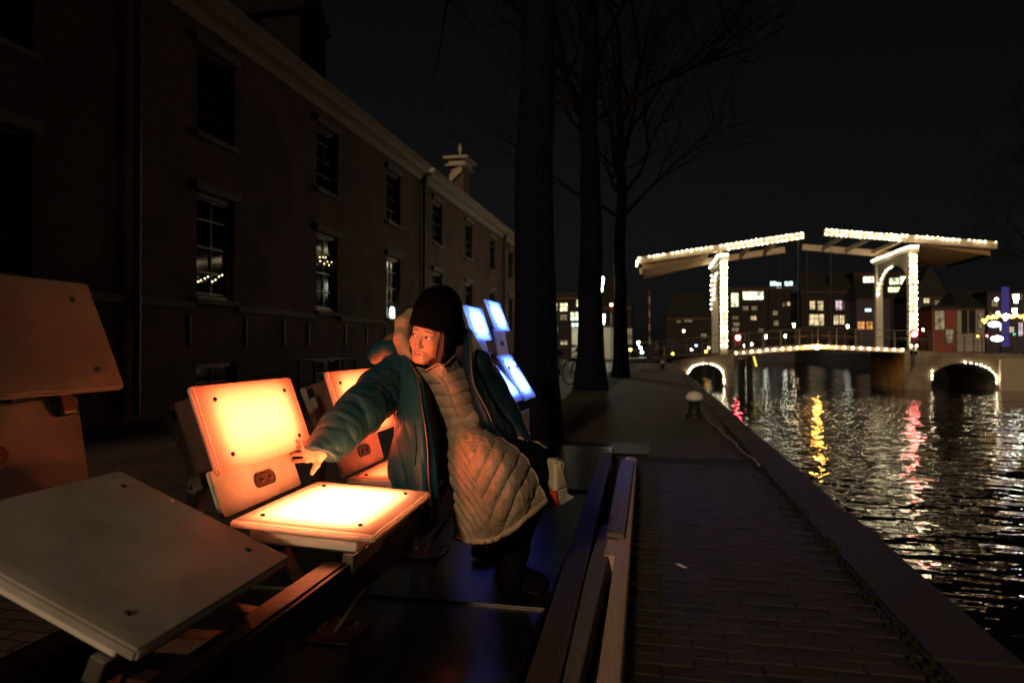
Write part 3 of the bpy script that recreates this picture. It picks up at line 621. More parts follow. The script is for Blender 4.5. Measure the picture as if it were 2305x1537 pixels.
# ------------------------------------------------------------------ street lamps
def street_lamp(x, y, zl, label, post=True, g=M['lantern'], s=1.0, z0=-.02, hang=None):
    r = empty('street_lamp', (x, y, z0), label=label, cat='street lamp'); h = zl-z0
    MB().lathe([(.085*s,h-.26*s),(.16*s,h+.20*s),(.15*s,h+.24*s),(.05*s,h+.26*s)], 12).build('lantern_glass', g, r, smooth=True)
    MB().lathe([(.18*s,h+.262*s),(.16*s,h+.31*s),(.06*s,h+.40*s),(.02*s,h+.5*s)], 12).build('lantern_cap', M['iron'], r, smooth=True)
    MB().lathe([(.09,0),(.09,.5),(.05,.6),(.04,h-.45*s),(.07,h-.36*s),(.09*s,h-.27*s)], 12).build('post', M['iron'], r, smooth=True)
    return r
q = at(1350, 640, d=24.5); street_lamp(q.x, q.y, q.z, 'tall lantern street lamp glowing white between the second and third trunks')
q = at(1356, 719, d=46); street_lamp(q.x, q.y, q.z, 'smaller lantern street lamp farther down the street, below the tall one', s=1.25)
for px, py, d, mm, lab, s in ((1787,732,88,'lamp_warm','warm street lamp on the far bank behind the middle of the bridge',.9), (1908,735,88,'lantern','white street lamp on the far bank in front of the narrow lit house',.75),
        (1768,757,90,'lantern','low white lamp behind the left half of the bridge deck',.7), (1724,758,90,'lantern','greenish white lamp behind the bridge, right of the left signal',.8), (1692,775,95,'lantern','low white lamp just above the first deck bulbs, left of the pair',.7), (1676,778,95,'lantern','low white lamp just above the deck edge beside the left signal',.6),
        (2287,672,70,'lantern','big white double lantern at the right edge, upper one',1.6), (2284,702,70,'lantern','big white double lantern at the right edge, lower one',1.3),
        (1437,772,60,'lantern','low greenish white lamp behind the walking cyclist',.6), (2078,742,62,'lamp_warm','small warm lamp right of the right portal foot',.35)):
    q = at(px, py, d=d); street_lamp(q.x, q.y, q.z, lab, g=M[mm], s=s, z0=.1)
# small coloured traffic and shop lights at street level, each on a short post
for px, py, d, col, lab in ((1514,796,60,(1,.72,.05),'tiny yellow light low beside the quay path end'),(1567,777,62,(.25,.35,1),'tiny blue light left of the bridge portal'),(1596,783,60,(1,.85,.4),'tiny cream light left of the portal foot'),(1589,791,60,(1,.5,.05),'tiny orange light under the cream one'),(1557,787,60,(1,.7,.6),'tiny pink light left of the blue one'),
        (1419,787,50,(1,.7,.1),'small yellow light left of the walking cyclist'),(1442,783,50,(.8,1,.95),'upper white bicycle light beside the cyclist'),(1445,793,50,(.8,1,.9),'lower white bicycle light beside the cyclist'),(1376,686,46,(1,.35,.2),'tiny red light high beside the third trunk'),(1539,745,62,(1,.75,.5),'dim warm light above the dark quay end'),
        (2201,757,75,(1,.5,.05),'tiny amber light at street level right of the white house'),(2222,756,75,(1,.1,.1),'tiny red light at street level on the right'),(2284,753,75,(.1,.9,.6),'green light at street level at the right edge'),(2244,762,75,(.75,.95,1),'bright cyan white shop light low on the right'),(2238,730,75,(.6,.7,1),'pale blue light above the shop light')):
    q = at(px, py, d=d); sz = .10 if 'shop' not in lab else .45
    r = empty('small_light', q, label=lab, cat='light'); MB().ball((0,0,0), sz, 10, 6, sc=(1.4,1,.7) if sz > .2 else (1,1,1)).build('glow', emitter('small_glow', col, 22 if sz < .2 else 9), r, smooth=True)
    MB().tube([(0,.05,-sz*.6),(0,.05,.05-q.z)], .03, 6).build('post', M['iron'], r)

# ------------------------------------------------------------------ houses beyond the bridge and down the street
def house(name, label, cat, x0, x1, y0, y1, d, base, wall, wins=(), roof='gable', rh=3.0, lit='win_warm', yoff=0, trim=True):
    A, B = at(x0, y0, d=d), at(x1, y1, d=d); Yf = (A.y+B.y)/2
    A, B = at(x0, y0, Y=Yf), at(x1, y0, Y=Yf); X0, X1, Z1 = A.x, B.x, A.z; dep = 9
    r = empty(name, ((X0+X1)/2, Yf, base), label=label, cat=cat); L = r.location
    w = MB().box(X0-L.x, X1-L.x, 0, dep, -.3, Z1-L.z).build('wall', M[wall], r)
    if roof == 'gable': MB().prism([(X0-L.x-.15,Z1-L.z+.002),(X1-L.x+.15,Z1-L.z+.002),((X0+X1)/2-L.x,Z1-L.z+rh)], 'y', dep, -.2).build('roof', M['roof'], r)
    elif roof == 'hip':
        a, c, z = X0-L.x-.15, X1-L.x+.15, Z1-L.z+.002; MB().add([(a,-.2,z),(c,-.2,z),(c,dep,z),(a,dep,z),(a+1,dep/2,z+rh),(c-1,dep/2,z+rh)], [(0,1,5,4),(1,2,5),(2,3,4,5),(3,0,4),(3,2,1,0)]).build('roof', M['roof'], r)
    else: MB().box(X0-L.x-.12, X1-L.x+.12, -.15, dep, Z1-L.z+.002, Z1-L.z+.35).build('roof', M['roof'], r)
    if trim: MB().box(X0-L.x-.06, X1-L.x+.06, -.14, -.002, Z1-L.z-.3, Z1-L.z-.05).build('cornice', M['farbrown'], r)
    for (wx0, wy0, wx1, wy1, mm) in wins:
        a, c = at(wx0, wy0, Y=Yf-.02), at(wx1, wy1, Y=Yf-.02); t = .10
        x0_, x1_, z1_, z0_ = a.x-L.x, c.x-L.x, a.z-L.z, c.z-L.z; nx = 1 if (x1_-x0_) < 2.2 else int((x1_-x0_)/1.1)
        f = MB(); f.box(x0_-t, x1_+t, -.10, -.003, z1_, z1_+t); f.box(x0_-t, x1_+t, -.10, -.003, z0_-t, z0_); f.box(x0_-t, x0_, -.10, -.003, z0_, z1_); f.box(x1_, x1_+t, -.10, -.003, z0_, z1_)
        for k in range(1, nx+1):
            xx = x0_+(x1_-x0_)*k/(nx+1); f.box(xx-.035, xx+.035, -.08, -.022, z0_, z1_)
        f.box(x0_, x1_, -.075, -.026, (z0_*.4+z1_*.6)-.035, (z0_*.4+z1_*.6)+.035)
        wf = f.build('window', M['sash'], r)
        MB().box(x0_, x1_, -.02, -.004, z0_, z1_).build('pane', M[mm], wf)
    return r
D = 122
house('office_block', 'dark office block with a bright strip window on its top floor', 'building', 1642, 1728, 650, 780, D, .1, 'fardark', [(1672,657,1718,674,'win_white'),(1646,660,1662,690,'win_green'),(1648,712,1662,718,'win_dim'),(1650,726,1664,733,'win_dim'),(1648,738,1662,746,'win_dim'),(1672,690,1684,698,'win_dim'),(1692,690,1704,698,'win_dim'),(1690,712,1702,720,'win_warm'),(1708,740,1718,748,'win_dim')], 'flat')
house('corner_house', 'dark corner building with a glowing rooftop terrace', 'building', 1730, 1800, 648, 780, D+6, .1, 'fardark', [(1734,634,1746,646,'win_cyan'),(1748,636,1758,648,'win_cyan'),(1766,634,1784,647,'win_cyan'),(1762,682,1767,690,'win_dim'),(1772,680,1778,688,'win_warm'),(1740,700,1750,709,'win_dim'),(1786,700,1794,709,'win_dim'),(1742,722,1752,732,'win_dim')], 'flat')
house('canal_house', 'dark house with a tall pair of warm upper windows and one wide lit window', 'house', 1803, 1868, 655, 780, D-4, .1, 'fardark', [(1823,678,1834,696,'win_warm'),(1840,678,1853,698,'win_warm'),(1822,708,1854,732,'win_warm')], 'hip', 4)
house('narrow_house', 'dark narrow house with two white upper windows over three small ones', 'house', 1870, 1922, 655, 780, D-2, .1, 'fardark', [(1881,677,1895,697,'win_mauve'),(1899,677,1912,697,'win_mauve'),(1877,710,1887,730,'win_warm'),(1890,710,1900,730,'win_warm'),(1906,710,1914,728,'win_dim')], 'hip', 4)
house('glass_block', 'tall block behind the right portal with two bright glazed top floors', 'building', 1922, 2046, 616, 780, D+22, .1, 'fardark', [(1943,623,1972,643,'win_white'),(1975,625,1988,640,'win_white'),(2002,626,2024,640,'win_green'),(2026,622,2044,640,'win_white'),(1930,648,1986,661,'win_yellow'),(1999,647,2028,657,'win_yellow')], 'flat')
house('mauve_house', 'grey mauve house with three arched orange lit ground windows', 'house', 1928, 2004, 672, 780, D-10, .1, 'fargrey', [(1947,695,1961,701,'win_cyan'),(1967,696,1980,712,'win_mauve'),(1930,724,1946,742,'win_orange'),(1950,724,1964,742,'win_orange'),(1968,724,1980,741,'win_orange')], 'hip', 3)
house('gabled_house', 'dark purple gabled house with one small lit attic window', 'house', 2056, 2130, 668, 780, D-14, .1, 'fargrey', [(2079,672,2092,682,'win_warm'),(2104,676,2114,686,'win_dim'),(2064,690,2072,700,'win_dim'),(2080,706,2094,724,'win_dim'),(2080,732,2094,742,'win_warm')], 'gable', 5)
house('shop', 'low house with red light coloured into its front beside the white house', 'shop', 2098, 2152, 693, 780, D-24, .1, 'farred', [(2104,700,2126,742,'win_dim'),(2128,742,2146,772,'win_dim')], 'flat')  # red light falling on the front is put into its wall colour
house('white_house', 'white plastered house right of the red fronted shop', 'house', 2154, 2216, 693, 780, D-24, .1, 'farwhite', [(2166,700,2176,750,'sash'),(2182,700,2194,748,'sash'),(2202,704,2210,740,'win_dim')], 'hip', 3)
house('dark_hall', 'long dark roofed hall behind the red and white houses', 'building', 2060, 2230, 660, 780, D-6, .1, 'fardark', [(2146,672,2156,678,'win_mauve'),(2182,684,2196,688,'win_warm')], 'flat')
house('tower_house', 'house at the right edge behind the purple lit post', 'house', 2222, 2330, 660, 780, D-20, .1, 'fargrey', [(2232,676,2246,690,'win_dim'),(2290,664,2302,674,'win_dim'),(2292,726,2302,756,'win_mauve'),(2250,728,2258,744,'win_cyan'),(2272,736,2282,748,'win_warm'),(2226,700,2232,712,'win_dim')], 'flat')
house('apartment_block', 'block of flats with nine yellow lit windows at the end of the street', 'building', 1225, 1318, 668, 812, 62, -.02, 'fardark', [(1244,683,1254,698,'win_white'),(1261,683,1277,700,'win_yellow'),(1243,708,1253,723,'win_green'),(1262,709,1276,720,'win_dim'),(1285,703,1303,721,'win_white'),(1244,736,1254,750,'win_cyan'),(1287,728,1302,739,'win_cyan'),(1262,767,1277,775,'win_warm'),(1298,675,1308,690,'win_yellow')], 'flat')
house('dark_house', 'dark house between the lantern and the bridge approach', 'house', 1352, 1420, 690, 812, 66, -.02, 'fardark', [(1348,702,1353,709,'win_yellow'),(1412,740,1422,775,'win_dim')], 'hip', 4)
house('quay_house', 'dark house row behind the left bridge portal', 'house', 1500, 1600, 715, 790, 105, .1, 'fardark', [(1540,720,1558,724,'win_dim'),(1524,722,1532,725,'win_dim'),(1578,752,1590,760,'win_dim')], 'hip', 4)
# purple lit post, garlands and stars at the right edge
q = at(2263, 700, d=80); r = empty('light_column', (q.x, q.y, .1), label='purple glowing column beside the strung garlands at the right edge', cat='light column')
MB().box(-.33,.33,-.2,.2,0,at(2263,648,d=80).z).build('shaft', emitter('purple_glow', (.24,.17,.75), .2), r, bevel=.05); MB().box(-.5,.5,-.26,.26,-.1,.9).build('base', M['iron'], r)
gp = [at(x, y, d=70) for x, y in ((2212,722),(2220,718),(2228,714),(2236,711),(2244,709),(2252,711),(2262,714),(2272,712),(2282,709),(2292,708),(2302,712),(2312,716))]
r = empty('garland', gp[0], label='orange glowing garland strung across the street at the right edge', cat='garland')
MB().tube([p-gp[0] for p in gp], .05, 6).build('wire', M['iron'], r); me_g = MB().ball((0,0,0), .13, 8, 5).mesh('glow_ball', emitter('garland_glow', (1,.5,.08), 9))
for i in range(len(gp)-1):
    for k in range(2): link('glow_ball', me_g, r, gp[i].lerp(gp[i+1], k/2)-gp[0]+Vector((0,-.05,random.uniform(-.25,.12))))
for px, py, s, lab in ((2265,712,.34,'large bluish white star lamp in the middle of the garland'), (2246,704,.2,'small white star lamp above the garland'), (2243,674,.22,'small white star lamp high beside the purple column')):
    q = at(px, py, d=69.6); r = empty('star_lamp', q, label=lab, cat='star lamp'); b = MB()
    for k in range(8):
        a = k*math.pi/4; b.add([(math.cos(a)*s,0,math.sin(a)*s),(math.cos(a+1.2)*s*.3,-.05,math.sin(a+1.2)*s*.3),(math.cos(a-1.2)*s*.3,-.05,math.sin(a-1.2)*s*.3),(0,.08,0),(0,-.1,0)], [(0,1,4),(0,4,2),(0,3,1),(0,2,3)])
    b.build('star', emitter('star_glow', (.85,.9,1), 20), r); MB().tube([(0,.09,0),(0,.09,s+.6)], .02, 5).build('hanger', M['iron'], r)
# pale site cabin under the lanterns
r = empty('site_cabin', (-4.65, 51.4, -.02), label='pale corrugated cabin standing at the end of the street under a lamp', cat='cabin')
MB().box(-1.55,1.55,0,2.4,0.08,2.45).build('body', M['farwhite'], r, bevel=.03)
for k in range(14): MB().box(-1.5+k*.215,-1.4+k*.215,-.05,-.002,.15,2.35).build('panel', M['farwhite'], r)
MB().box(-1.65,1.65,-.1,2.5,2.452,2.54).build('roof', M['iron'], r)
q = at(1313, 752, d=50.2); r = empty('wall_lamp', q, label='round white lamp at the cabin corner beside the second trunk', cat='lamp')
MB().ball((0,0,0), .19, 12, 8).build('globe', M['lantern'], r, smooth=True); MB().tube([(0,.05,-.18),(0,.05,-q.z)], .04, 8).build('post', M['iron'], r)

# ------------------------------------------------------------------ bollards, bicycles
def bollard(x, y, label, s=1.0):
    r = empty('bollard', (x, y, 0), label=label, cat='bollard', group='iron bollards along the quay')
    MB().lathe([(.13*s,0),(.13*s,.03*s),(.085*s,.07*s),(.075*s,.2*s),(.10*s,.235*s)], 18).build('shaft', M['iron'], r, smooth=True)
    MB().lathe([(.10*s,.236*s),(.122*s,.26*s),(.118*s,.30*s),(.085*s,.345*s),(.04*s,.365*s),(.005,.37*s)], 18).build('cap', M['boxwhite'], r, smooth=True)
bollard(.54, 10.0, 'low iron bollard with a white domed cap near the quay edge')
bollard(.33, 31.5, 'small dark bollard far along the quay path', 1.0)
# mooring rope along the kerb
pts = []
for k in range(14):
    f = k/13; pts.append((.66+.17*f+.02*math.sin(k*1.7), 9.9-4.0*f, .02+.012*abs(math.sin(k*2.3))))
tag(MB().tube(pts, .013, 6).build('mooring_rope', mat('old_rope', (.25,.2,.13), .9), smooth=True), 'thin pale rope trailing along the kerb from the bollard', 'rope')
def bicycle(x, y, rz, label, lean=.12, mats=M['bike']):
    r = empty('bicycle', (x, y, -.006), rz, label=label, cat='bicycle', group='parked bicycles'); r.rotation_euler = (lean, 0, rz)
    for cx in (-.53, .53):
        b = MB(); n = 28; b.tube([(cx+.335*math.cos(2*math.pi*k/n), 0, .35+.335*math.sin(2*math.pi*k/n)) for k in range(n+1)], .018, 6, cap=False)
        w = b.build('wheel', M['rubber'], r, smooth=True); s = MB()
        for k in range(14): a = 2*math.pi*k/14; s.tube([(cx,0,.35),(cx+.32*math.cos(a),0,.35+.32*math.sin(a))], .0022, 3, cap=False)
        s.build('spoke', M['alu'], w)
    T = lambda a, c, rr=.016: MB().tube([a, c], rr, 8)
    b = MB()
    for a, c in (((-.53,0,.35),(-.1,0,.33)), ((-.1,0,.33),(-.22,0,.86)), ((-.22,0,.82),(.36,0,.84)), ((-.1,0,.33),(.38,0,.74)), ((-.53,0,.35),(-.21,0,.8)), ((.35,0,.95),(.53,0,.35))): b.tube([a, c], .017, 8)
    b.build('frame', mats, r, smooth=True)
    MB().tube([(.2,-.29,1.02),(.3,-.26,1.05),(.36,-.1,1.0),(.36,.1,1.0),(.3,.26,1.05),(.2,.29,1.02)], .013, 8).build('handlebar', M['alu'], r, smooth=True)
    MB().ball((-.24,0,.92), .1, 10, 6, sc=(1.3,.7,.4)).build('saddle', M['rubber'], r, smooth=True)
    MB().tube([(-.62,0,.66),(-.3,0,.66)], .05, 6).build('rack', M['iron'], r); MB().ball((.43,0,.86), .045, 8, 5).build('headlight', M['alu'], r)
bicycle(-1.46, 9.7, R(100), 'dark bicycle leaning behind the thick nearest trunk', .1)
bicycle(-1.95, 18.4, R(60), 'dark bicycle parked at the street edge beyond the second trunk', .08)
bicycle(-2.9, 22.5, R(20), 'black bicycle parked in the street left of the second trunk', .08)
for i, (x, y) in enumerate(((-3.23, 21.7), (-3.1, 30))):
    r = empty('street_post', (x, y, -.02), label=('short pale square post in the street left of the trunks', 'short pale post farther down the street')[i], cat='post')
    MB().box(-.09,.09,-.09,.09,0,.62).build('shaft', M['cream'], r, bevel=.02); MB().box(-.1,.1,-.1,.1,.622,.68).build('cap', M['stone'], r, bevel=.02)
r = empty('litter_bin', (.15, 60, 0), label='round dark litter bin at the end of the quay path', cat='bin')
MB().lathe([(.5,0),(.62,.25),(.68,.8),(.6,1.3),(.4,1.55),(.1,1.65)], 16).build('drum', M['iron'], r, smooth=True); MB().lathe([(.7,.78),(.71,.86)], 16).build('rim', M['zinc'], r)
# ------------------------------------------------------------------ organic shapes: signed distances turned into smooth surfaces
nfw, nrt, nup, nO = (np.array(v) for v in (_fw, _rt, _up, _O))
def V(x, y, d): return nO + d*(nfw + nrt*((x-1152.5)/_F) - nup*((y-768.5)/_F))
def VA(A): A = np.asarray(A, float); return nO + A[...,2:3]*(nfw + nrt*((A[...,0:1]-1152.5)/_F) - nup*((A[...,1:2]-768.5)/_F))
def cap(a, b, ra, rb=None, k=.02, op='u'):
    a, b = np.asarray(a, float), np.asarray(b, float); rb = ra if rb is None else rb; ab = b-a; L2 = max(ab @ ab, 1e-12)
    def f(P):
        t = np.clip(((P-a) @ ab)/L2, 0, 1); return np.linalg.norm(P-a-t[:,None]*ab, axis=1)-(ra+(rb-ra)*t)
    return (f, k, op)
def chain(pts, k=.02): return [cap(pts[i][0], pts[i+1][0], pts[i][1], pts[i+1][1], k) for i in range(len(pts)-1)]
def ell(c, r, B=None, k=.02, op='u'):
    c, r = np.asarray(c, float), np.asarray(r, float)
    def f(P):
        q = P-c
        if B is not None: q = q @ B.T
        k0 = np.linalg.norm(q/r, axis=1); k1 = np.linalg.norm(q/(r*r), axis=1)+1e-9; return k0*(k0-1)/k1
    return (f, k, op)
def half(p, n, k=.004): p, n = np.asarray(p, float), np.asarray(n, float)/np.linalg.norm(n); return (lambda P: (P-p) @ n, k, 'i')   # keeps the side against n
def smin(a, b, k):
    h = np.clip(.5+.5*(b-a)/k, 0, 1); return b+(a-b)*h-k*h*(1-h)
def evalp(prims, P, use=None):
    d = None
    for i, (f, k, op) in enumerate(prims):
        if use is not None and not use[i]: continue
        e = f(P)
        if d is None: d = e
        elif op == 'u': d = smin(d, e, k)
        elif op == 's': d = -smin(-d, e, k)
        else: d = -smin(-d, -e, k)
    return np.full(len(P), 9.) if d is None else d
def sdf_mesh(prims, lo, hi, h, disp=None, amp=.0):
    lo = np.asarray(lo, float); hi = np.asarray(hi, float); Bk = 16; n = np.ceil((hi-lo)/h/Bk).astype(int); NC = n*Bk+2
    bi = np.stack(np.meshgrid(*[np.arange(k) for k in n], indexing='ij'), -1).reshape(-1,3)
    cen = lo+(bi+.5)*Bk*h; rad = Bk*h*.5*1.7321
    D = np.stack([f(cen) if op == 'u' else np.full(len(cen), 99.) for f, k, op in prims], 1); mn = D.min(1); kk = np.array([p[1] for p in prims])
    act = np.where(evalp(prims, cen) < rad*1.3+amp+.01)[0]; act = act[mn[act] < rad*1.3+amp+.02]
    g = np.stack(np.meshgrid(*[np.arange(Bk+1)]*3, indexing='ij'), -1)
    ids = []; pos = []; quads = []
    off = np.array([[i,j,k] for i in (0,1) for j in (0,1) for k in (0,1)])
    edges = [(a,b) for a in range(8) for b in range(a+1,8) if np.abs(off[a]-off[b]).sum() == 1]
    key = lambda c: ((c[...,0]+1)*(NC[1]+2)+(c[...,1]+1))*(NC[2]+2)+(c[...,2]+1)
    for q in act:
        use = (D[q] < mn[q]+2*rad+kk+amp) | np.array([p[2] != 'u' for p in prims])
        base = bi[q]*Bk; P = lo+(g+base).reshape(-1,3)*h; d = evalp(prims, P, use)
        if disp is not None: d = d - disp(P)
        d = d.reshape((Bk+1,)*3); s = d < 0
        if s.all() or not s.any(): continue
        cs = np.stack([s[o[0]:o[0]+Bk, o[1]:o[1]+Bk, o[2]:o[2]+Bk] for o in off], -1); a = cs.any(-1) & ~cs.all(-1)
        ci = np.argwhere(a)
        if len(ci):
            cd = np.stack([d[ci[:,0]+o[0], ci[:,1]+o[1], ci[:,2]+o[2]] for o in off], 1); acc = np.zeros((len(ci),3)); cnt = np.zeros(len(ci))
            for (i, j) in edges:
                m = (cd[:,i] < 0) != (cd[:,j] < 0)
                t = np.where(m, cd[:,i]/np.where(m, cd[:,i]-cd[:,j], 1), 0); acc += np.where(m[:,None], off[i]+t[:,None]*(off[j]-off[i]), 0); cnt += m
            ids.append(key(ci+base)); pos.append(lo+(ci+base+acc/cnt[:,None])*h)
        for ax in range(3):
            sl0 = s[:Bk,:Bk,:Bk]; o = [0,0,0]; o[ax] = 1; sl1 = s[o[0]:o[0]+Bk, o[1]:o[1]+Bk, o[2]:o[2]+Bk]; e = np.argwhere(sl0 != sl1)
            if not len(e): continue
            u, w = (ax+1) % 3, (ax+2) % 3; eu = np.eye(3,dtype=int)[u]; ew = np.eye(3,dtype=int)[w]; c = e+base
            Q = np.stack([key(c-eu-ew), key(c-ew), key(c), key(c-eu)], 1); fl = ~sl0[e[:,0],e[:,1],e[:,2]]; Q[fl] = Q[fl][:,::-1]; quads.append(Q)
    ids = np.concatenate(ids); pos = np.concatenate(pos); Q = np.concatenate(quads); o = np.argsort(ids); ids = ids[o]; pos = pos[o]
    ix = np.searchsorted(ids, Q); ix = np.clip(ix, 0, len(ids)-1); ok = (ids[ix] == Q).all(1); return pos, ix[ok]
def np_mesh(name, v, f, mats, mi=None, smooth=True, col=None):
    me = bpy.data.meshes.new(name); me.vertices.add(len(v)); me.vertices.foreach_set('co', np.asarray(v, np.float32).ravel())
    k = f.shape[1]; me.loops.add(f.size); me.loops.foreach_set('vertex_index', f.astype(np.int32).ravel()); me.polygons.add(len(f))
    me.polygons.foreach_set('loop_start', np.arange(0, f.size, k, dtype=np.int32)); me.polygons.foreach_set('loop_total', np.full(len(f), k, np.int32))
    for m in mats: me.materials.append(m)
    me.polygons.foreach_set('use_smooth', np.full(len(f), smooth))
    if mi is not None: me.polygons.foreach_set('material_index', np.asarray(mi, np.int32))
    if col is not None:
        at_ = me.color_attributes.new('Col', 'FLOAT_COLOR', 'POINT'); at_.data.foreach_set('color', np.c_[col, np.ones(len(col))].astype(np.float32).ravel())
    me.update(calc_edges=True); me.validate(); return me
def waves(seed, scale, n=7, ridge=False, stretch=(1,1,1)):
    r = np.random.RandomState(seed); K = r.normal(size=(n,3)); K /= np.linalg.norm(K, axis=1)[:,None]; K *= scale*r.uniform(.6,1.6,(n,1))*np.array(stretch); ph = r.uniform(0,6.28,n)
    def f(P):
        q = P @ K.T+ph; q = q+.8*np.sin(q[:,::-1]*.63)
        return (1-np.abs(np.sin(q*.5))).mean(1)*2-.72 if ridge else np.sin(q).mean(1)
    return f
def cr(A, n, axis):
    A = np.moveaxis(np.asarray(A, float), axis, 0); m = len(A); t = np.linspace(0, m-1, n); i = np.clip(t.astype(int), 0, m-2); u = (t-i).reshape((-1,)+(1,)*(A.ndim-1))
    p0 = A[np.clip(i-1,0,m-1)]; p1 = A[i]; p2 = A[i+1]; p3 = A[np.clip(i+2,0,m-1)]
    p0 = np.where((i == 0).reshape(u.shape), 2*p1-p2, p0); p3 = np.where((i == m-2).reshape(u.shape), 2*p2-p1, p3)
    r = .5*((2*p1)+(-p0+p2)*u+(2*p0-5*p1+4*p2-p3)*u*u+(-p0+3*p1-3*p2+p3)*u**3); return np.moveaxis(r, 0, axis)
def loft(name, ctrl, m, parent, nr=90, nc=80, thick=.004, disp=None):
    G = cr(cr(ctrl, nr, 0), nc, 1); P = VA(G); du = np.gradient(P, axis=1); dv = np.gradient(P, axis=0); nn = np.cross(du, dv); nn /= np.linalg.norm(nn, axis=-1)[...,None]+1e-9
    if (nn*(nO-P)).sum(-1).mean() < 0: nn = -nn
    if disp is not None: P = P+nn*disp(G, P)[...,None]
    Bk = P-nn*thick; v = np.concatenate([P.reshape(-1,3), Bk.reshape(-1,3)]); ix = np.arange(nr*nc).reshape(nr,nc); a, b, c, d = ix[:-1,:-1].ravel(), ix[:-1,1:].ravel(), ix[1:,1:].ravel(), ix[1:,:-1].ravel()
    F = np.stack([a,d,c,b],1); N_ = nr*nc; Fb = np.stack([a,b,c,d],1)+N_
    rim = np.concatenate([ix[0,:], ix[1:,-1], ix[-1,-2::-1], ix[-2:0:-1,0]]); r2 = np.roll(rim,-1); Fr = np.stack([rim,r2,r2+N_,rim+N_],1)
    o = link(name, np_mesh(name, v, np.concatenate([F,Fb,Fr]), m if isinstance(m, list) else [m]), parent); return o, P, nn
# ------------------------------------------------------------------ the woman
def cloth(name, col, rough, wscale=900, bump=.15, sheen=.0, spec=.4, var=.15, nscale=60):
    return mat(name, col, rough, var=var, scale=nscale, bump=bump, bscale=wscale, sheen=sheen, spec=spec, dist=.0006)
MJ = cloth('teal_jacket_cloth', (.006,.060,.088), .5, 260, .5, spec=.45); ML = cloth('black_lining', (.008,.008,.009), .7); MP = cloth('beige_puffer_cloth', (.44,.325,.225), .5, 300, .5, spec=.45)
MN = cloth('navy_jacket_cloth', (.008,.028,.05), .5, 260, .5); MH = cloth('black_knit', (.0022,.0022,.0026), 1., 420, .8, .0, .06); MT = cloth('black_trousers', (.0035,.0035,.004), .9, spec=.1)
MR = mat('dark_red_hair', (.042,.008,.007), .5, var=.4, scale=80); MS = mat('tan_shoe', (.36,.25,.14), .6, var=.2, scale=30, bump=.2, bscale=200); MZ = mat('zip_teeth', (.16,.13,.12), .4, metal=.6)
MSK = bpy.data.materials.new('skin'); MSK.use_nodes = True; _b = MSK.node_tree.nodes['Principled BSDF']; _a = N(MSK.node_tree, 'ShaderNodeAttribute', attribute_name='Col')
MSK.node_tree.links.new(_a.outputs['Color'], _b.inputs['Base Color']); _b.inputs['Roughness'].default_value = .5; _b.inputs['Subsurface Weight'].default_value = .12; _b.inputs['Subsurface Radius'].default_value = (.01,.004,.002); _b.inputs['Subsurface Scale'].default_value = .5
# head frame: her face turns to the left of the camera and tilts
HS = .85; E = V(949, 757, 2.40); c_ = (nO-E)/np.linalg.norm(nO-E); ya, pi_, ro = R(26), R(3), R(12)
ey = c_*math.cos(ya)-nrt*math.sin(ya); ey = ey*math.cos(pi_)-nup*math.sin(pi_); ey /= np.linalg.norm(ey)
uu = nup*math.cos(ro)+nrt*math.sin(ro); ez = uu-ey*(uu @ ey); ez /= np.linalg.norm(ez); ex = np.cross(ey, ez); HB = np.stack([ex, ey, ez])
HO = E-ey*.083*HS
H = lambda x, y, z: HO+HS*(x*ex+y*ey+z*ez)
he = lambda c, r, k=.02, op='u': ell(H(*c), np.array(r)*HS, HB, k*HS, op)
hc = lambda a, b, ra, rb=None, k=.01, op='u': cap(H(*a), H(*b), ra*HS, (rb if rb is not None else ra)*HS, k*HS, op)
head = [he((0,-.012,.035), (.075,.095,.088)), he((0,.030,-.035), (.060,.058,.074), .03), he((0,.062,-.094), (.022,.022,.018), .03), hc((.042,.0,-.055), (.016,.06,-.098), .018, .014, .03), hc((-.042,.0,-.055), (-.016,.06,-.098), .018, .014, .03),
    he((.034,.058,-.030), (.026,.024,.024), .024), he((-.034,.058,-.030), (.026,.024,.024), .024), hc((-.036,.072,.020), (.036,.072,.020), .012, .012, .02),
    he((.031,.094,.000), (.017,.011,.0085), .010, 's'), he((-.031,.094,.000), (.017,.011,.0085), .010, 's'), he((.031,.074,.0), (.0145,.0125,.0125), .003), he((-.031,.074,.0), (.0145,.0125,.0125), .003),
    hc((.018,.083,.0085), (.043,.077,.0065), .0035, .003, .005), hc((-.018,.083,.0085), (-.043,.077,.0065), .0035, .003, .005), hc((.019,.083,-.0075), (.043,.077,-.0075), .0035, .003, .006), hc((-.019,.083,-.0075), (-.043,.077,-.0075), .0035, .003, .006),
    hc((0,.086,.006), (0,.104,-.034), .0062, .0085, .012), he((0,.104,-.041), (.0095,.0095,.008), .008), he((.0115,.094,-.043), (.0075,.009,.0065), .006), he((-.0115,.094,-.043), (.0075,.009,.0065), .006),
    he((.006,.099,-.050), (.0035,.005,.004), .003, 's'), he((-.006,.099,-.050), (.0035,.005,.004), .003, 's'),
    he((0,.074,-.072), (.026,.018,.020), .014), hc((-.019,.083,-.0675), (0,.092,-.0650), .004, .0045, .004), hc((.019,.083,-.0675), (0,.092,-.0650), .004, .0045, .004), hc((-.016,.084,-.0800), (.016,.084,-.0800), .0050, .0050, .005), hc((-.004,.089,-.0805), (.004,.089,-.0805), .0052, None, .004),
    he((0,.094,-.0725), (.019,.012,.0030), .003, 's'), he((0,.080,-.0715), (.015,.006,.0045), .002),
    he((.074,-.005,-.010), (.012,.018,.028), .012), he((-.074,-.005,-.010), (.012,.018,.028), .012),
    cap(H(0,-.025,-.05), V(992,850,2.52), .047, .052, .03)]
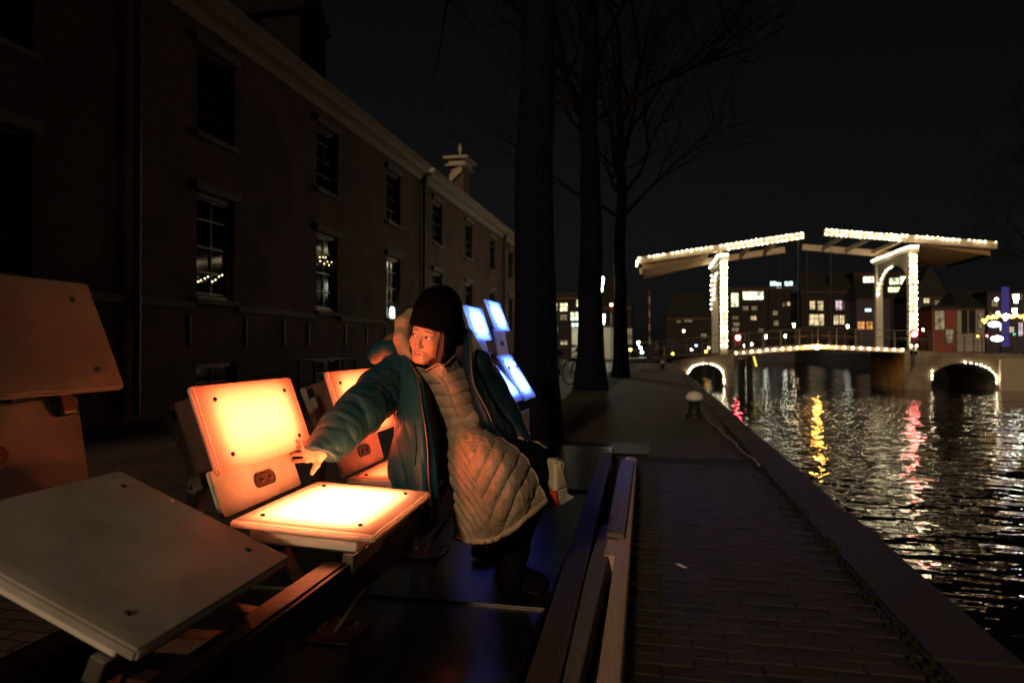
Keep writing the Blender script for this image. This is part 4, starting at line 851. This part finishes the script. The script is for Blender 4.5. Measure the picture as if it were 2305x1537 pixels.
# hand: palm, four fingers and a thumb, reaching out of the cuff
kn = [(682,999,2.10), (685,1010,2.09), (688,1022,2.085), (691,1035,2.085)]; mid_ = [(666,994,2.105), (662,1007,2.098), (662,1022,2.095), (667,1037,2.095)]; tip = [(651,989,2.115), (641,1005,2.115), (639,1023,2.115), (646,1040,2.11)]
wr = V(722,1018,2.11); hand = [cap(V(760,975,2.2), wr, .030, .024, .02)]
for i in range(4):
    K, Mi, T = V(*kn[i]), V(*mid_[i]), V(*tip[i]); r = (.0056,.0062,.0066,.0064)[i]
    hand += [cap(V(716,1008+i*7,2.112), K, .0125, .0095, .012), cap(K, Mi, r*1.12, r, .003), cap(Mi, T, r*.98, r*.74, .002)]
hand += [cap(V(716,1030,2.105), V(714,1046,2.095), .013, .0098, .012), cap(V(714,1046,2.095), V(707,1056,2.09), .0094, .0086, .004), cap(V(707,1056,2.09), V(702,1065,2.09), .0084, .0066, .002)]
# the rest of the body under the clothes
ch_, wa, pe = V(1000,900,2.53), V(1035,965,2.56), V(1040,1010,2.60)
body = [cap(V(992,850,2.53), ch_, .045, .070, .04), cap(ch_, wa, .070, .066, .04), cap(wa, pe, .075, .09, .04), cap(ch_, V(880,838,2.50), .05, .045, .04), cap(V(880,838,2.50), V(805,930,2.29), .042, .034, .02), cap(V(805,930,2.29), V(760,975,2.2), .034, .028, .02),
    cap(ch_, V(1078,840,2.58), .05, .045, .04), cap(V(1078,840,2.58), V(1125,930,2.64), .042, .034, .02), cap(V(1125,930,2.64), V(1140,952,2.64), .032, .028, .02),
    cap(pe, V(1140,1060,2.36), .07, .055, .03), cap(V(1140,1060,2.36), V(1127,1205,2.83), .05, .030, .02), cap(pe, V(1200,1068,2.52), .07, .055, .03), cap(V(1200,1068,2.52), V(1155,1280,2.51), .04, .030, .02)]
v, f = sdf_mesh(head+hand+body, (-1.25,1.7,.05), (-.2,3.0,1.25), .0027)
q = ((v-HO) @ HB.T)/HS; x, y, z = q[:,0], q[:,1], q[:,2]; skin = np.array((.62,.38,.285)); col = np.tile(skin, (len(v),1)); fr = (np.linalg.norm(q, axis=1) < .16) & (y > .03)
def paint(m, c, a=1.): col[m] = col[m]*(1-a)+np.array(c)*a
ax_ = np.abs(x)
paint(fr & ((ax_-.034)**2+(z+.035)**2 < .02**2), (.56,.26,.19), .35)
paint(fr & (((ax_)/.019)**2+((z+.0745)/.0095)**2 < 1) & (y > .07), (.50,.17,.14), .7)
paint(fr & (((ax_)/.016)**2+((z+.0722)/.0028)**2 < 1) & (y > .07), (.10,.025,.025)); paint(fr & (((ax_)/.013)**2+((z+.0705)/.0026)**2 < 1) & (y > .07), (.75,.68,.6))
paint(fr & (ax_ > .014) & (ax_ < .047) & (np.abs(z-.0205+.12*(ax_-.031)-.003*np.cos((ax_-.031)*90)) < .0032), (.08,.04,.03), .8)
paint(fr & (((ax_-.031)/.0165)**2+((z-.0008)/.0085)**2 < 1), (.10,.04,.035), .75)
paint(fr & (((ax_-.031)/.0135)**2+((z+.0006)/.0056)**2 < 1), (.72,.66,.6))
for sx in (.031, -.031): paint(fr & ((x-sx-.0062)**2+(z+.0002)**2 < .0056**2), (.022,.012,.008))
person = link('person', np_mesh('person', v, f, [MSK], col=col)); tag(person, 'woman in black knit hat and teal jacket over beige coat, reaching toward the glowing seat', 'person')
def wear(name, prims, m, lo, hi, h, disp=None, amp=0, parent=person):
    v, f = sdf_mesh(prims, lo, hi, h, disp, amp); return link(name, np_mesh(name, v, f, [m]), parent)
def bound(*pts, pad=.12): A = np.array(pts); return A.min(0)-pad, A.max(0)+pad
# knitted hat with a folded brim
cut = half(H(0,0,.021), (-ez+.20*ey+.04*ex), .006)
hw = waves(3, 38, 5)
def hat_d(P):
    q = ((P-HO) @ HB.T)/HS; an = np.arctan2(q[:,0], q[:,1]+.02); return .0016*np.cos(an*58)*np.clip((.17-q[:,2])/.05,0,1)+.005*hw(P)*np.clip((q[:,2]-.06)/.06,0,1)
lo, hi = bound(HO, pad=.26)
wear('knit_hat', [he((0,-.022,.085), (.094,.122,.112)), he((-.012,-.045,.125), (.074,.092,.085), .05), he((0,-.014,.045), (.094,.120,.060), .02), cut], MH, lo, hi, .0035, hat_d, .008)
# hair: dark strands falling beside the face
b = MB(); rr = np.random.RandomState(5)
for k in range(230):
    u, w = rr.rand(), rr.rand(); s = -1
    p0 = H(s*(.066+.010*u), .040-.055*w, .035); p1 = H(s*(.076+.012*u), .046-.06*w, -.03+.01*u); p2 = H(s*(.072+.014*u+.004*math.sin(k)), .056-.06*w, -.095)
    L = -.165-.035*rr.rand(); p3 = H(s*(.060+.022*u+.006*math.sin(k*1.3)), .062-.055*w+.01*rr.randn(), L)
    P = cr(np.array([p0,p1,p2,p3]), 10, 0); b.tube(P, [.0026]*8+[.002,.0008], 4, cap=False)
b.build('hair', MR, person, smooth=True)
MD = mat('dark_hair_under', (.02,.008,.007), .6)
wear('hair_underlayer', [hc((-.062,.022,.03), (-.074,.022,-.06), .020, .020, .02), hc((-.074,.022,-.06), (-.068,.024,-.13), .020, .012, .02), hc((.064,.012,.03), (.07,.01,-.08), .014, .012, .02), he((0,-.03,-.02), (.078,.075,.09), .02)], MD, lo, hi, .005)
def line(name, pts, r, m, parent=person, n=30, teeth=False):
    P = VA(cr(np.array(pts, float), n, 0)); b = MB(); b.tube(P, r, 6)
    return b.build(name, m, parent, smooth=True)
# padded vest front with level quilting, its collar and zip
va, vb = V(975,822,2.50), V(1048,990,2.53); axv = (vb-va)/np.linalg.norm(vb-va); wv = waves(11, 120, 7, True); wv2 = waves(12, 60, 6)
def vest_d(P):
    s = (P-va) @ axv; s = s+.003*wv2(P); ph = np.abs(np.sin(math.pi*s/.047)); return .0062*np.sqrt(ph+.002)-.004+.0018*wv(P)*(1-.5*ph)
vest = [cap(V(988,848,2.56), V(1008,895,2.55), .052, .072, .03), cap(V(1008,895,2.55), V(1042,965,2.56), .072, .068, .03), cap(V(1030,850,2.57), V(1050,900,2.56), .05, .055, .03)]
lo, hi = bound(V(985,830,2.5), V(1045,985,2.5), pad=.16); wear('vest_body', vest, ML, lo, hi, .006)
VT = [[(932,836,2.48),(958,848,2.425),(990,846,2.405),(1016,838,2.43),(1044,826,2.52)], [(948,880,2.49),(974,883,2.43),(1007,879,2.40),(1036,870,2.425),(1066,858,2.52)], [(966,920,2.50),(990,921,2.43),(1021,916,2.40),(1051,908,2.425),(1082,898,2.52)], [(980,954,2.50),(1005,956,2.44),(1035,950,2.415),(1063,940,2.435),(1092,928,2.52)], [(988,982,2.49),(1015,980,2.43),(1045,973,2.405),(1073,963,2.435),(1098,950,2.51)]]
wvn = waves(13, 210, 7, True)
def vest_q(G, P):
    sh_ = P.shape[:2]; u = np.linspace(0, 1, sh_[1])[None,:]; z_ = np.clip(np.abs(u-.52)/.035, 0, 1); ph = np.abs(np.sin(math.pi*(G[...,1]-834+.10*(G[...,0]-1000)+3*np.sin(u*9))/27.5))
    return .0085*np.sqrt(ph+.002)*np.sqrt(z_+.03)+.0022*wvn(P.reshape(-1,3)).reshape(sh_)*(1.3-ph)
vo, P_, n_ = loft('padded_vest', VT, [MP], person, 130, 120, .01, vest_q)
ci = int(120*.52); MB().tube(P_[2:-6:3, ci]+n_[2:-6:3, ci]*.003, .0032, 6).build('vest_zip', cloth('pale_piping', (.42,.31,.22), .5), vo, smooth=True)
loft('vest_collar', [[(936,826,2.46),(958,832,2.42),(984,818,2.405),(1002,820,2.41),(1024,800,2.49)], [(936,842,2.47),(960,850,2.42),(987,842,2.40),(1009,838,2.41),(1034,818,2.50)], [(938,856,2.48),(962,866,2.43),(990,864,2.405),(1014,854,2.425),(1042,836,2.52)]], [MP], person, 24, 60, .014, lambda G, P: .003*wvn(P.reshape(-1,3)).reshape(P.shape[:2]))
line('collar_edge', [(938,827,2.448), (958,833,2.408), (984,819,2.393), (1002,821,2.398), (1022,802,2.475)], .0034, cloth('pale_piping', (.42,.31,.22), .5))
def roll(name, pts, m, h, seed, amp=.006, sc=90, k=.02):
    P = [(V(a, b_, d), r) for a, b_, d, r in pts]; w1 = waves(seed, sc, 7, True); w2 = waves(seed+1, sc*.4, 5); lo, hi = bound(*[p[0] for p in P], pad=max(p[1] for p in P)+.03)
    return wear(name, chain(P, k), m, lo, hi, h, lambda Q: amp*(w1(Q)*.7+.5*w2(Q)), amp*1.3)
MPI = cloth('pale_piping', (.42,.31,.22), .5)
# hood of the padded coat round the back of the head, and the jacket's own hood and collar
roll('padded_hood', [(926,712,2.62,.030), (908,728,2.58,.030), (904,760,2.55,.029), (912,788,2.53,.024), (932,812,2.50,.018)], MP, .004, 41, .006, 110)
roll('padded_hood', [(1030,725,2.72,.030), (1034,765,2.62,.034), (1028,795,2.54,.030), (1012,815,2.50,.022)], cloth('plum_lining', (.10,.05,.06), .5), .004, 45, .006, 110)
roll('jacket_hood', [(848,802,2.64,.030), (862,790,2.64,.034), (884,784,2.61,.032), (902,796,2.55,.022)], MJ, .004, 51, .009, 80)
roll('jacket_hood_lining', [(868,780,2.66,.026), (884,768,2.67,.026), (898,766,2.67,.022)], cloth('orange_lit_lining', (.20,.09,.06), .6), .004, 55, .006, 90)  # orange light from the seats put into the lining colour
# jacket: reaching sleeve, resting sleeve, front panels, dark back
sl = [(V(893,846,2.53), .082), (V(856,882,2.44), .080), (V(812,925,2.295), .078), (V(765,970,2.205), .067), (V(716,1020,2.115), .052)]
axs = sl[-1][0]-sl[0][0]; axs /= np.linalg.norm(axs); su = np.cross(axs, nup); su /= np.linalg.norm(su); sv = np.cross(axs, su); w1 = waves(61, 50, 8, True, (1,1,1)); w2 = waves(62, 95, 8, True); w3 = waves(63, 26, 6)
def sleeve_d(P):
    s = (P-sl[0][0]) @ axs; Q = P-sl[0][0]-s[:,None]*axs; a = np.arctan2(Q @ sv, Q @ su)
    n = w3(P); f1 = np.abs(np.sin(s*40+1.3*np.sin(a+.6)+1.8*n)); f2 = np.abs(np.sin(s*74-1.9*np.cos(a)+2.4*w3(P*1.7)+1)); m = np.clip(.55+.6*w3(P*.8+3), .15, 1)
    return .0068*(f1**.6-.7)*m+.0052*(f2**.5-.7)*(1.25-m)+.006*n+.0022*w2(P)
lo, hi = bound(*[s[0] for s in sl], pad=.13)
dirc = sl[-1][0]-sl[-2][0]; wcut = V(709,1021,2.112)
slv = wear('jacket_sleeve', chain(sl, .03)+[half(wcut, dirc+.02*nrt-.10*nup, .006)], MJ, lo, hi, .0042, sleeve_d, .02)
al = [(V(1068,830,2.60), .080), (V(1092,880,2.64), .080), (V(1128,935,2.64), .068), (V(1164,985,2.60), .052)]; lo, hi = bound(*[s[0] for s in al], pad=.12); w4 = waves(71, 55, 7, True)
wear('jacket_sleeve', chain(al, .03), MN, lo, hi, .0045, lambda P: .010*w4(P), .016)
wf = waves(81, 30, 7, True, (1,1,.35)); wg = waves(82, 75, 7, True, (1,1,.5))
def fold_(G):
    X, Yp = G[...,0], G[...,1]; t = X-.10*(Yp-900); q1 = np.abs(np.sin((t-880)/15+.9*np.sin(Yp/46.)+.5*np.sin(X/9.))); m = np.clip((Yp-900)/120, 0, 1)*np.clip((962-X)/25, 0, 1)
    q2 = np.abs(np.sin((Yp*.8+X*.55)/13.+.8*np.sin(X/13.))); m2 = np.clip((930-X)/30, 0, 1)*np.clip((1010-Yp)/60, 0, 1)*np.clip((Yp-880)/40, 0, 1)
    return .0085*(q1**.6-.7)*m+.0055*(q2**.6-.7)*m2
jd = lambda G, P: (.015*wf(P.reshape(-1,3))+.005*wg(P.reshape(-1,3))).reshape(P.shape[:2])*np.clip((980-G[...,0])/30, .25, 1)+fold_(G)
JL = [[(862,806,2.60),(876,800,2.55),(892,794,2.53),(908,796,2.50),(924,808,2.47)], [(882,850,2.58),(888,855,2.47),(908,850,2.41),(932,850,2.37),(950,854,2.36)], [(892,925,2.58),(892,930,2.42),(912,930,2.33),(942,930,2.28),(963,928,2.28)],
      [(884,1000,2.55),(884,1000,2.38),(908,1000,2.29),(947,1000,2.23),(976,1000,2.24)], [(878,1062,2.50),(876,1062,2.32),(905,1070,2.25),(947,1075,2.20),(984,1075,2.21)], [(884,1095,2.46),(886,1100,2.30),(917,1115,2.24),(952,1122,2.19),(986,1120,2.21)], [(910,1165,2.44),(908,1170,2.33),(924,1182,2.25),(952,1192,2.21),(980,1186,2.22)]]
pl, P_, n_ = loft('jacket_front', JL, [MJ], person, 130, 90, .005, jd)
ci = int(90*.865); Z = P_[:, ci]+n_[:, ci]*.003; MB().tube(Z[3:-4:2], .0036, 6).build('zip', MZ, pl, smooth=True)
ci = int(90*.70); Z = P_[:, ci]+n_[:, ci]*.001; MB().tube(Z[50:80:2], .003, 5).build('pocket_zip', ML, pl, smooth=True)
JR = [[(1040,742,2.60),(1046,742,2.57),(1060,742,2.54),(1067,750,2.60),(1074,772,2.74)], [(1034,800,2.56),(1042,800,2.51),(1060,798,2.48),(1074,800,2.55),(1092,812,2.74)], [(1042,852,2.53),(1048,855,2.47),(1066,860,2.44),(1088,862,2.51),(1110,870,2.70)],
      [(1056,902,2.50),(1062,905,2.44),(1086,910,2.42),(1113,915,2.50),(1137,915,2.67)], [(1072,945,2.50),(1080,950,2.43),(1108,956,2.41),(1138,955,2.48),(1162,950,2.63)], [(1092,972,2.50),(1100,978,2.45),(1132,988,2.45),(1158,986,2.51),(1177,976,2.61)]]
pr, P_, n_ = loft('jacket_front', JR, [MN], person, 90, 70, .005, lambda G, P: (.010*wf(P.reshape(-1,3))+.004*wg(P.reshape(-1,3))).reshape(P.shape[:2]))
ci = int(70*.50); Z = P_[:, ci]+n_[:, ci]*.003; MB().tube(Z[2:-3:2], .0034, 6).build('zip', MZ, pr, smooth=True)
BK = [[(880,800,2.60),(940,800,2.66),(1010,790,2.70),(1075,790,2.72)], [(890,900,2.62),(950,900,2.66),(1030,900,2.70),(1110,900,2.74)], [(888,1000,2.60),(950,1000,2.62),(1020,1000,2.66),(1120,985,2.72)], [(885,1080,2.55),(940,1085,2.52),(1000,1085,2.56),(1060,1060,2.66)], [(915,1165,2.46),(945,1175,2.42),(985,1170,2.42),(1000,1150,2.50)]]
loft('jacket_back', BK, [ML], person, 50, 40, .008)
LN = [[(926,812,2.49),(950,836,2.51),(975,850,2.53)], [(952,860,2.385),(968,870,2.44),(985,880,2.53)], [(964,930,2.31),(982,935,2.42),(1008,940,2.53)], [(976,1000,2.27),(990,1002,2.38),(1012,1005,2.52)], [(984,1075,2.24),(996,1070,2.36),(1012,1065,2.50)], [(984,1160,2.25),(996,1130,2.36),(1010,1095,2.48)]]
loft('jacket_lining', LN, [ML], person, 40, 24, .006)
# bunched waist and the long quilted skirt of the coat
roll('coat_waist', [(1000,962,2.47,.026), (1030,950,2.43,.030), (1062,944,2.44,.028), (1082,952,2.48,.02)], MP, .0038, 91, .007, 110)
roll('coat_waist', [(1003,990,2.45,.022), (1030,974,2.40,.026), (1062,966,2.40,.024), (1090,968,2.47,.018)], MP, .0038, 95, .007, 120)
SK = [[(1000,972,2.47),(1026,962,2.38),(1058,960,2.36),(1086,966,2.39),(1112,978,2.48)], [(998,1004,2.45),(1026,1002,2.32),(1066,992,2.27),(1110,990,2.28),(1150,1003,2.40)], [(996,1045,2.43),(1030,1045,2.27),(1080,1035,2.20),(1135,1033,2.20),(1184,1042,2.33)],
      [(1000,1074,2.43),(1036,1090,2.25),(1090,1085,2.175),(1150,1075,2.18),(1204,1080,2.31)], [(1024,1100,2.32),(1054,1133,2.24),(1102,1128,2.18),(1162,1112,2.18),(1214,1104,2.30)], [(1026,1152,2.31),(1058,1176,2.25),(1108,1166,2.20),(1168,1142,2.20),(1220,1116,2.30)], [(1028,1205,2.31),(1066,1213,2.27),(1121,1203,2.25),(1176,1163,2.23),(1224,1121,2.31)]]
wq = waves(101, 150, 8, True, (1,1,.8)); wq2 = waves(102, 300, 6, True); wq3 = waves(103, 18, 4)
def skirt_d(G, P):
    X, Yp = G[...,0], G[...,1]; sh = P.shape[:2]; n1 = wq3(P.reshape(-1,3)).reshape(sh); xc = 1062+(Yp-1040)*.30; dx = X-xc
    q = Yp*.80+np.abs(dx)*np.where(dx > 0, 1.05, 2.2)+7*n1; ph = np.abs(np.sin(math.pi*q/np.where(dx > 0, 36., 36.)))
    spine = np.clip(np.abs(dx)/4, 0, 1); fade = np.clip((Yp-985)/40, .25, 1)
    h = .0115*np.sqrt(ph+.003)*(.55+.45*np.sqrt(spine+.02))*fade
    return h+(.0058*wq(P.reshape(-1,3))+.0022*wq2(P.reshape(-1,3))).reshape(sh)*(1.25-.7*ph)
sk, P_, n_ = loft('quilted_coat', SK, [MP], person, 240, 220, .012, skirt_d)
MB().tube(P_[-1,::4]+n_[-1,::4]*.002, .0105, 8).build('hem', MP, sk, smooth=True); MB().tube(P_[::5,-1], .0045, 6).build('edge_piping', MPI, sk, smooth=True)
roll('coat_flap', [(1082,972,2.55,.018), (1120,980,2.54,.017), (1170,989,2.56,.011), (1210,999,2.59,.006), (1232,1008,2.61,.003)], MP, .003, 105, .002, 120)
# black trousers, boot, tan shoe with a striped sock
w5 = waves(111, 45, 6, True)
tr = [(V(1070,1020,2.62), .085), (V(1150,1040,2.57), .090), (V(1208,1066,2.53), .078)]; sh = [(V(1200,1078,2.53), .072), (V(1172,1175,2.52), .050), (V(1152,1306,2.51), .044)]
sh2 = [(V(1150,1075,2.42), .062), (V(1138,1150,2.64), .05), (V(1128,1215,2.84), .042)]
lo, hi = bound(*[p[0] for p in tr+sh+sh2], pad=.12); wear('trousers', chain(tr, .04)+chain(sh, .04)+chain(sh2, .03), MT, lo, hi, .006, lambda P: .008*w5(P), .012)
def shoe(name, heel, toe, m, w=.04):
    heel, toe = np.array(heel, float), np.array(toe, float); d = toe-heel; d /= np.linalg.norm(d); z = np.array((0,0,1.))
    pr = [cap(heel+z*.04, toe+z*.032-d*.03, .040, .036, .02), ell(toe+z*.028-d*.04, (.048,.044,.032), None, .02), cap(heel+z*.05, heel+z*.12+d*.01, .042, .040, .02), half(heel+z*.004, (0,0,-1), .003)]
    lo, hi = bound(heel, toe, pad=.17); o = wear(name, pr, m, lo, hi, .005)
    b = MB().bar(heel-d*.04+z*.012, toe+z*.012, .082, .022); b.build('sole', M['rubber'], o, bevel=.009, seg=2); return o
shoe('boot', (-.565,2.60,.102), (-.40,2.45,.102), MT)
shoe('shoe', (-.66,2.97,.102), (-.74,2.80,.102), MS)
b = MB(); p0, p1 = V(1127,1196,2.84), V(1124,1222,2.85); b.tube([p0+(p1-p0)*k/4 for k in range(5)], .043, 14); so = b.build('sock', [M['white']], person, smooth=True)
MB().tube([p0+(p1-p0)*.35, p0+(p1-p0)*.62], .0436, 14).build('sock_stripe', M['farred'], so, smooth=True)
line('coat_tab', [(1182,1046,2.40), (1188,1062,2.41)], .008, M['farred'], person, 6)
# ring
b = MB(); Kr, Mr = V(*kn[1]), V(*mid_[1]); pc = Kr*.6+Mr*.4; d = (Mr-Kr)/np.linalg.norm(Mr-Kr); u_ = np.cross(d, (0,0,1.)); u_ /= np.linalg.norm(u_); w_ = np.cross(d, u_)
b.tube([pc+.0088*(u_*math.cos(a)+w_*math.sin(a)) for a in np.linspace(0, 6.28, 17)], .0016, 5, cap=False); b.build('ring', M['edge'], person, smooth=True)
# red and white bag hanging behind her knee
B0 = [[(1232,1030,2.48),(1248,1040,2.44),(1262,1048,2.44)], [(1228,1075,2.48),(1250,1085,2.42),(1274,1082,2.46)], [(1222,1115,2.48),(1250,1125,2.42),(1280,1110,2.48)], [(1218,1132,2.48),(1252,1142,2.44),(1294,1118,2.50)]]
G = cr(cr(np.array(B0, float), 26, 0), 26, 1)
bag = empty('cloth_bag', V(1250,1085,2.46), label='red and white cloth bag hanging behind the knee of the seated woman', cat='bag')
for nm, c0, c1, r0, r1, mm in (('upper_panel', 0, 25, 0, 12, M['cream']), ('red_panel', 0, 16, 12, 25, mat('red_cloth', (.50,.06,.03), .7)), ('white_panel', 16, 25, 12, 25, M['white'])):
    o, _, _ = loft(nm, G[r0:r1+1, c0:c1+1], [mm], bag, r1-r0+1, c1-c0+1, .05); o.location = -Vector(bag.location)
MB().tube([V(1234,1030,2.47), V(1215,1003,2.50), V(1190,992,2.54)], .005, 6).build('strap', MT, bag, loc=-Vector(bag.location))
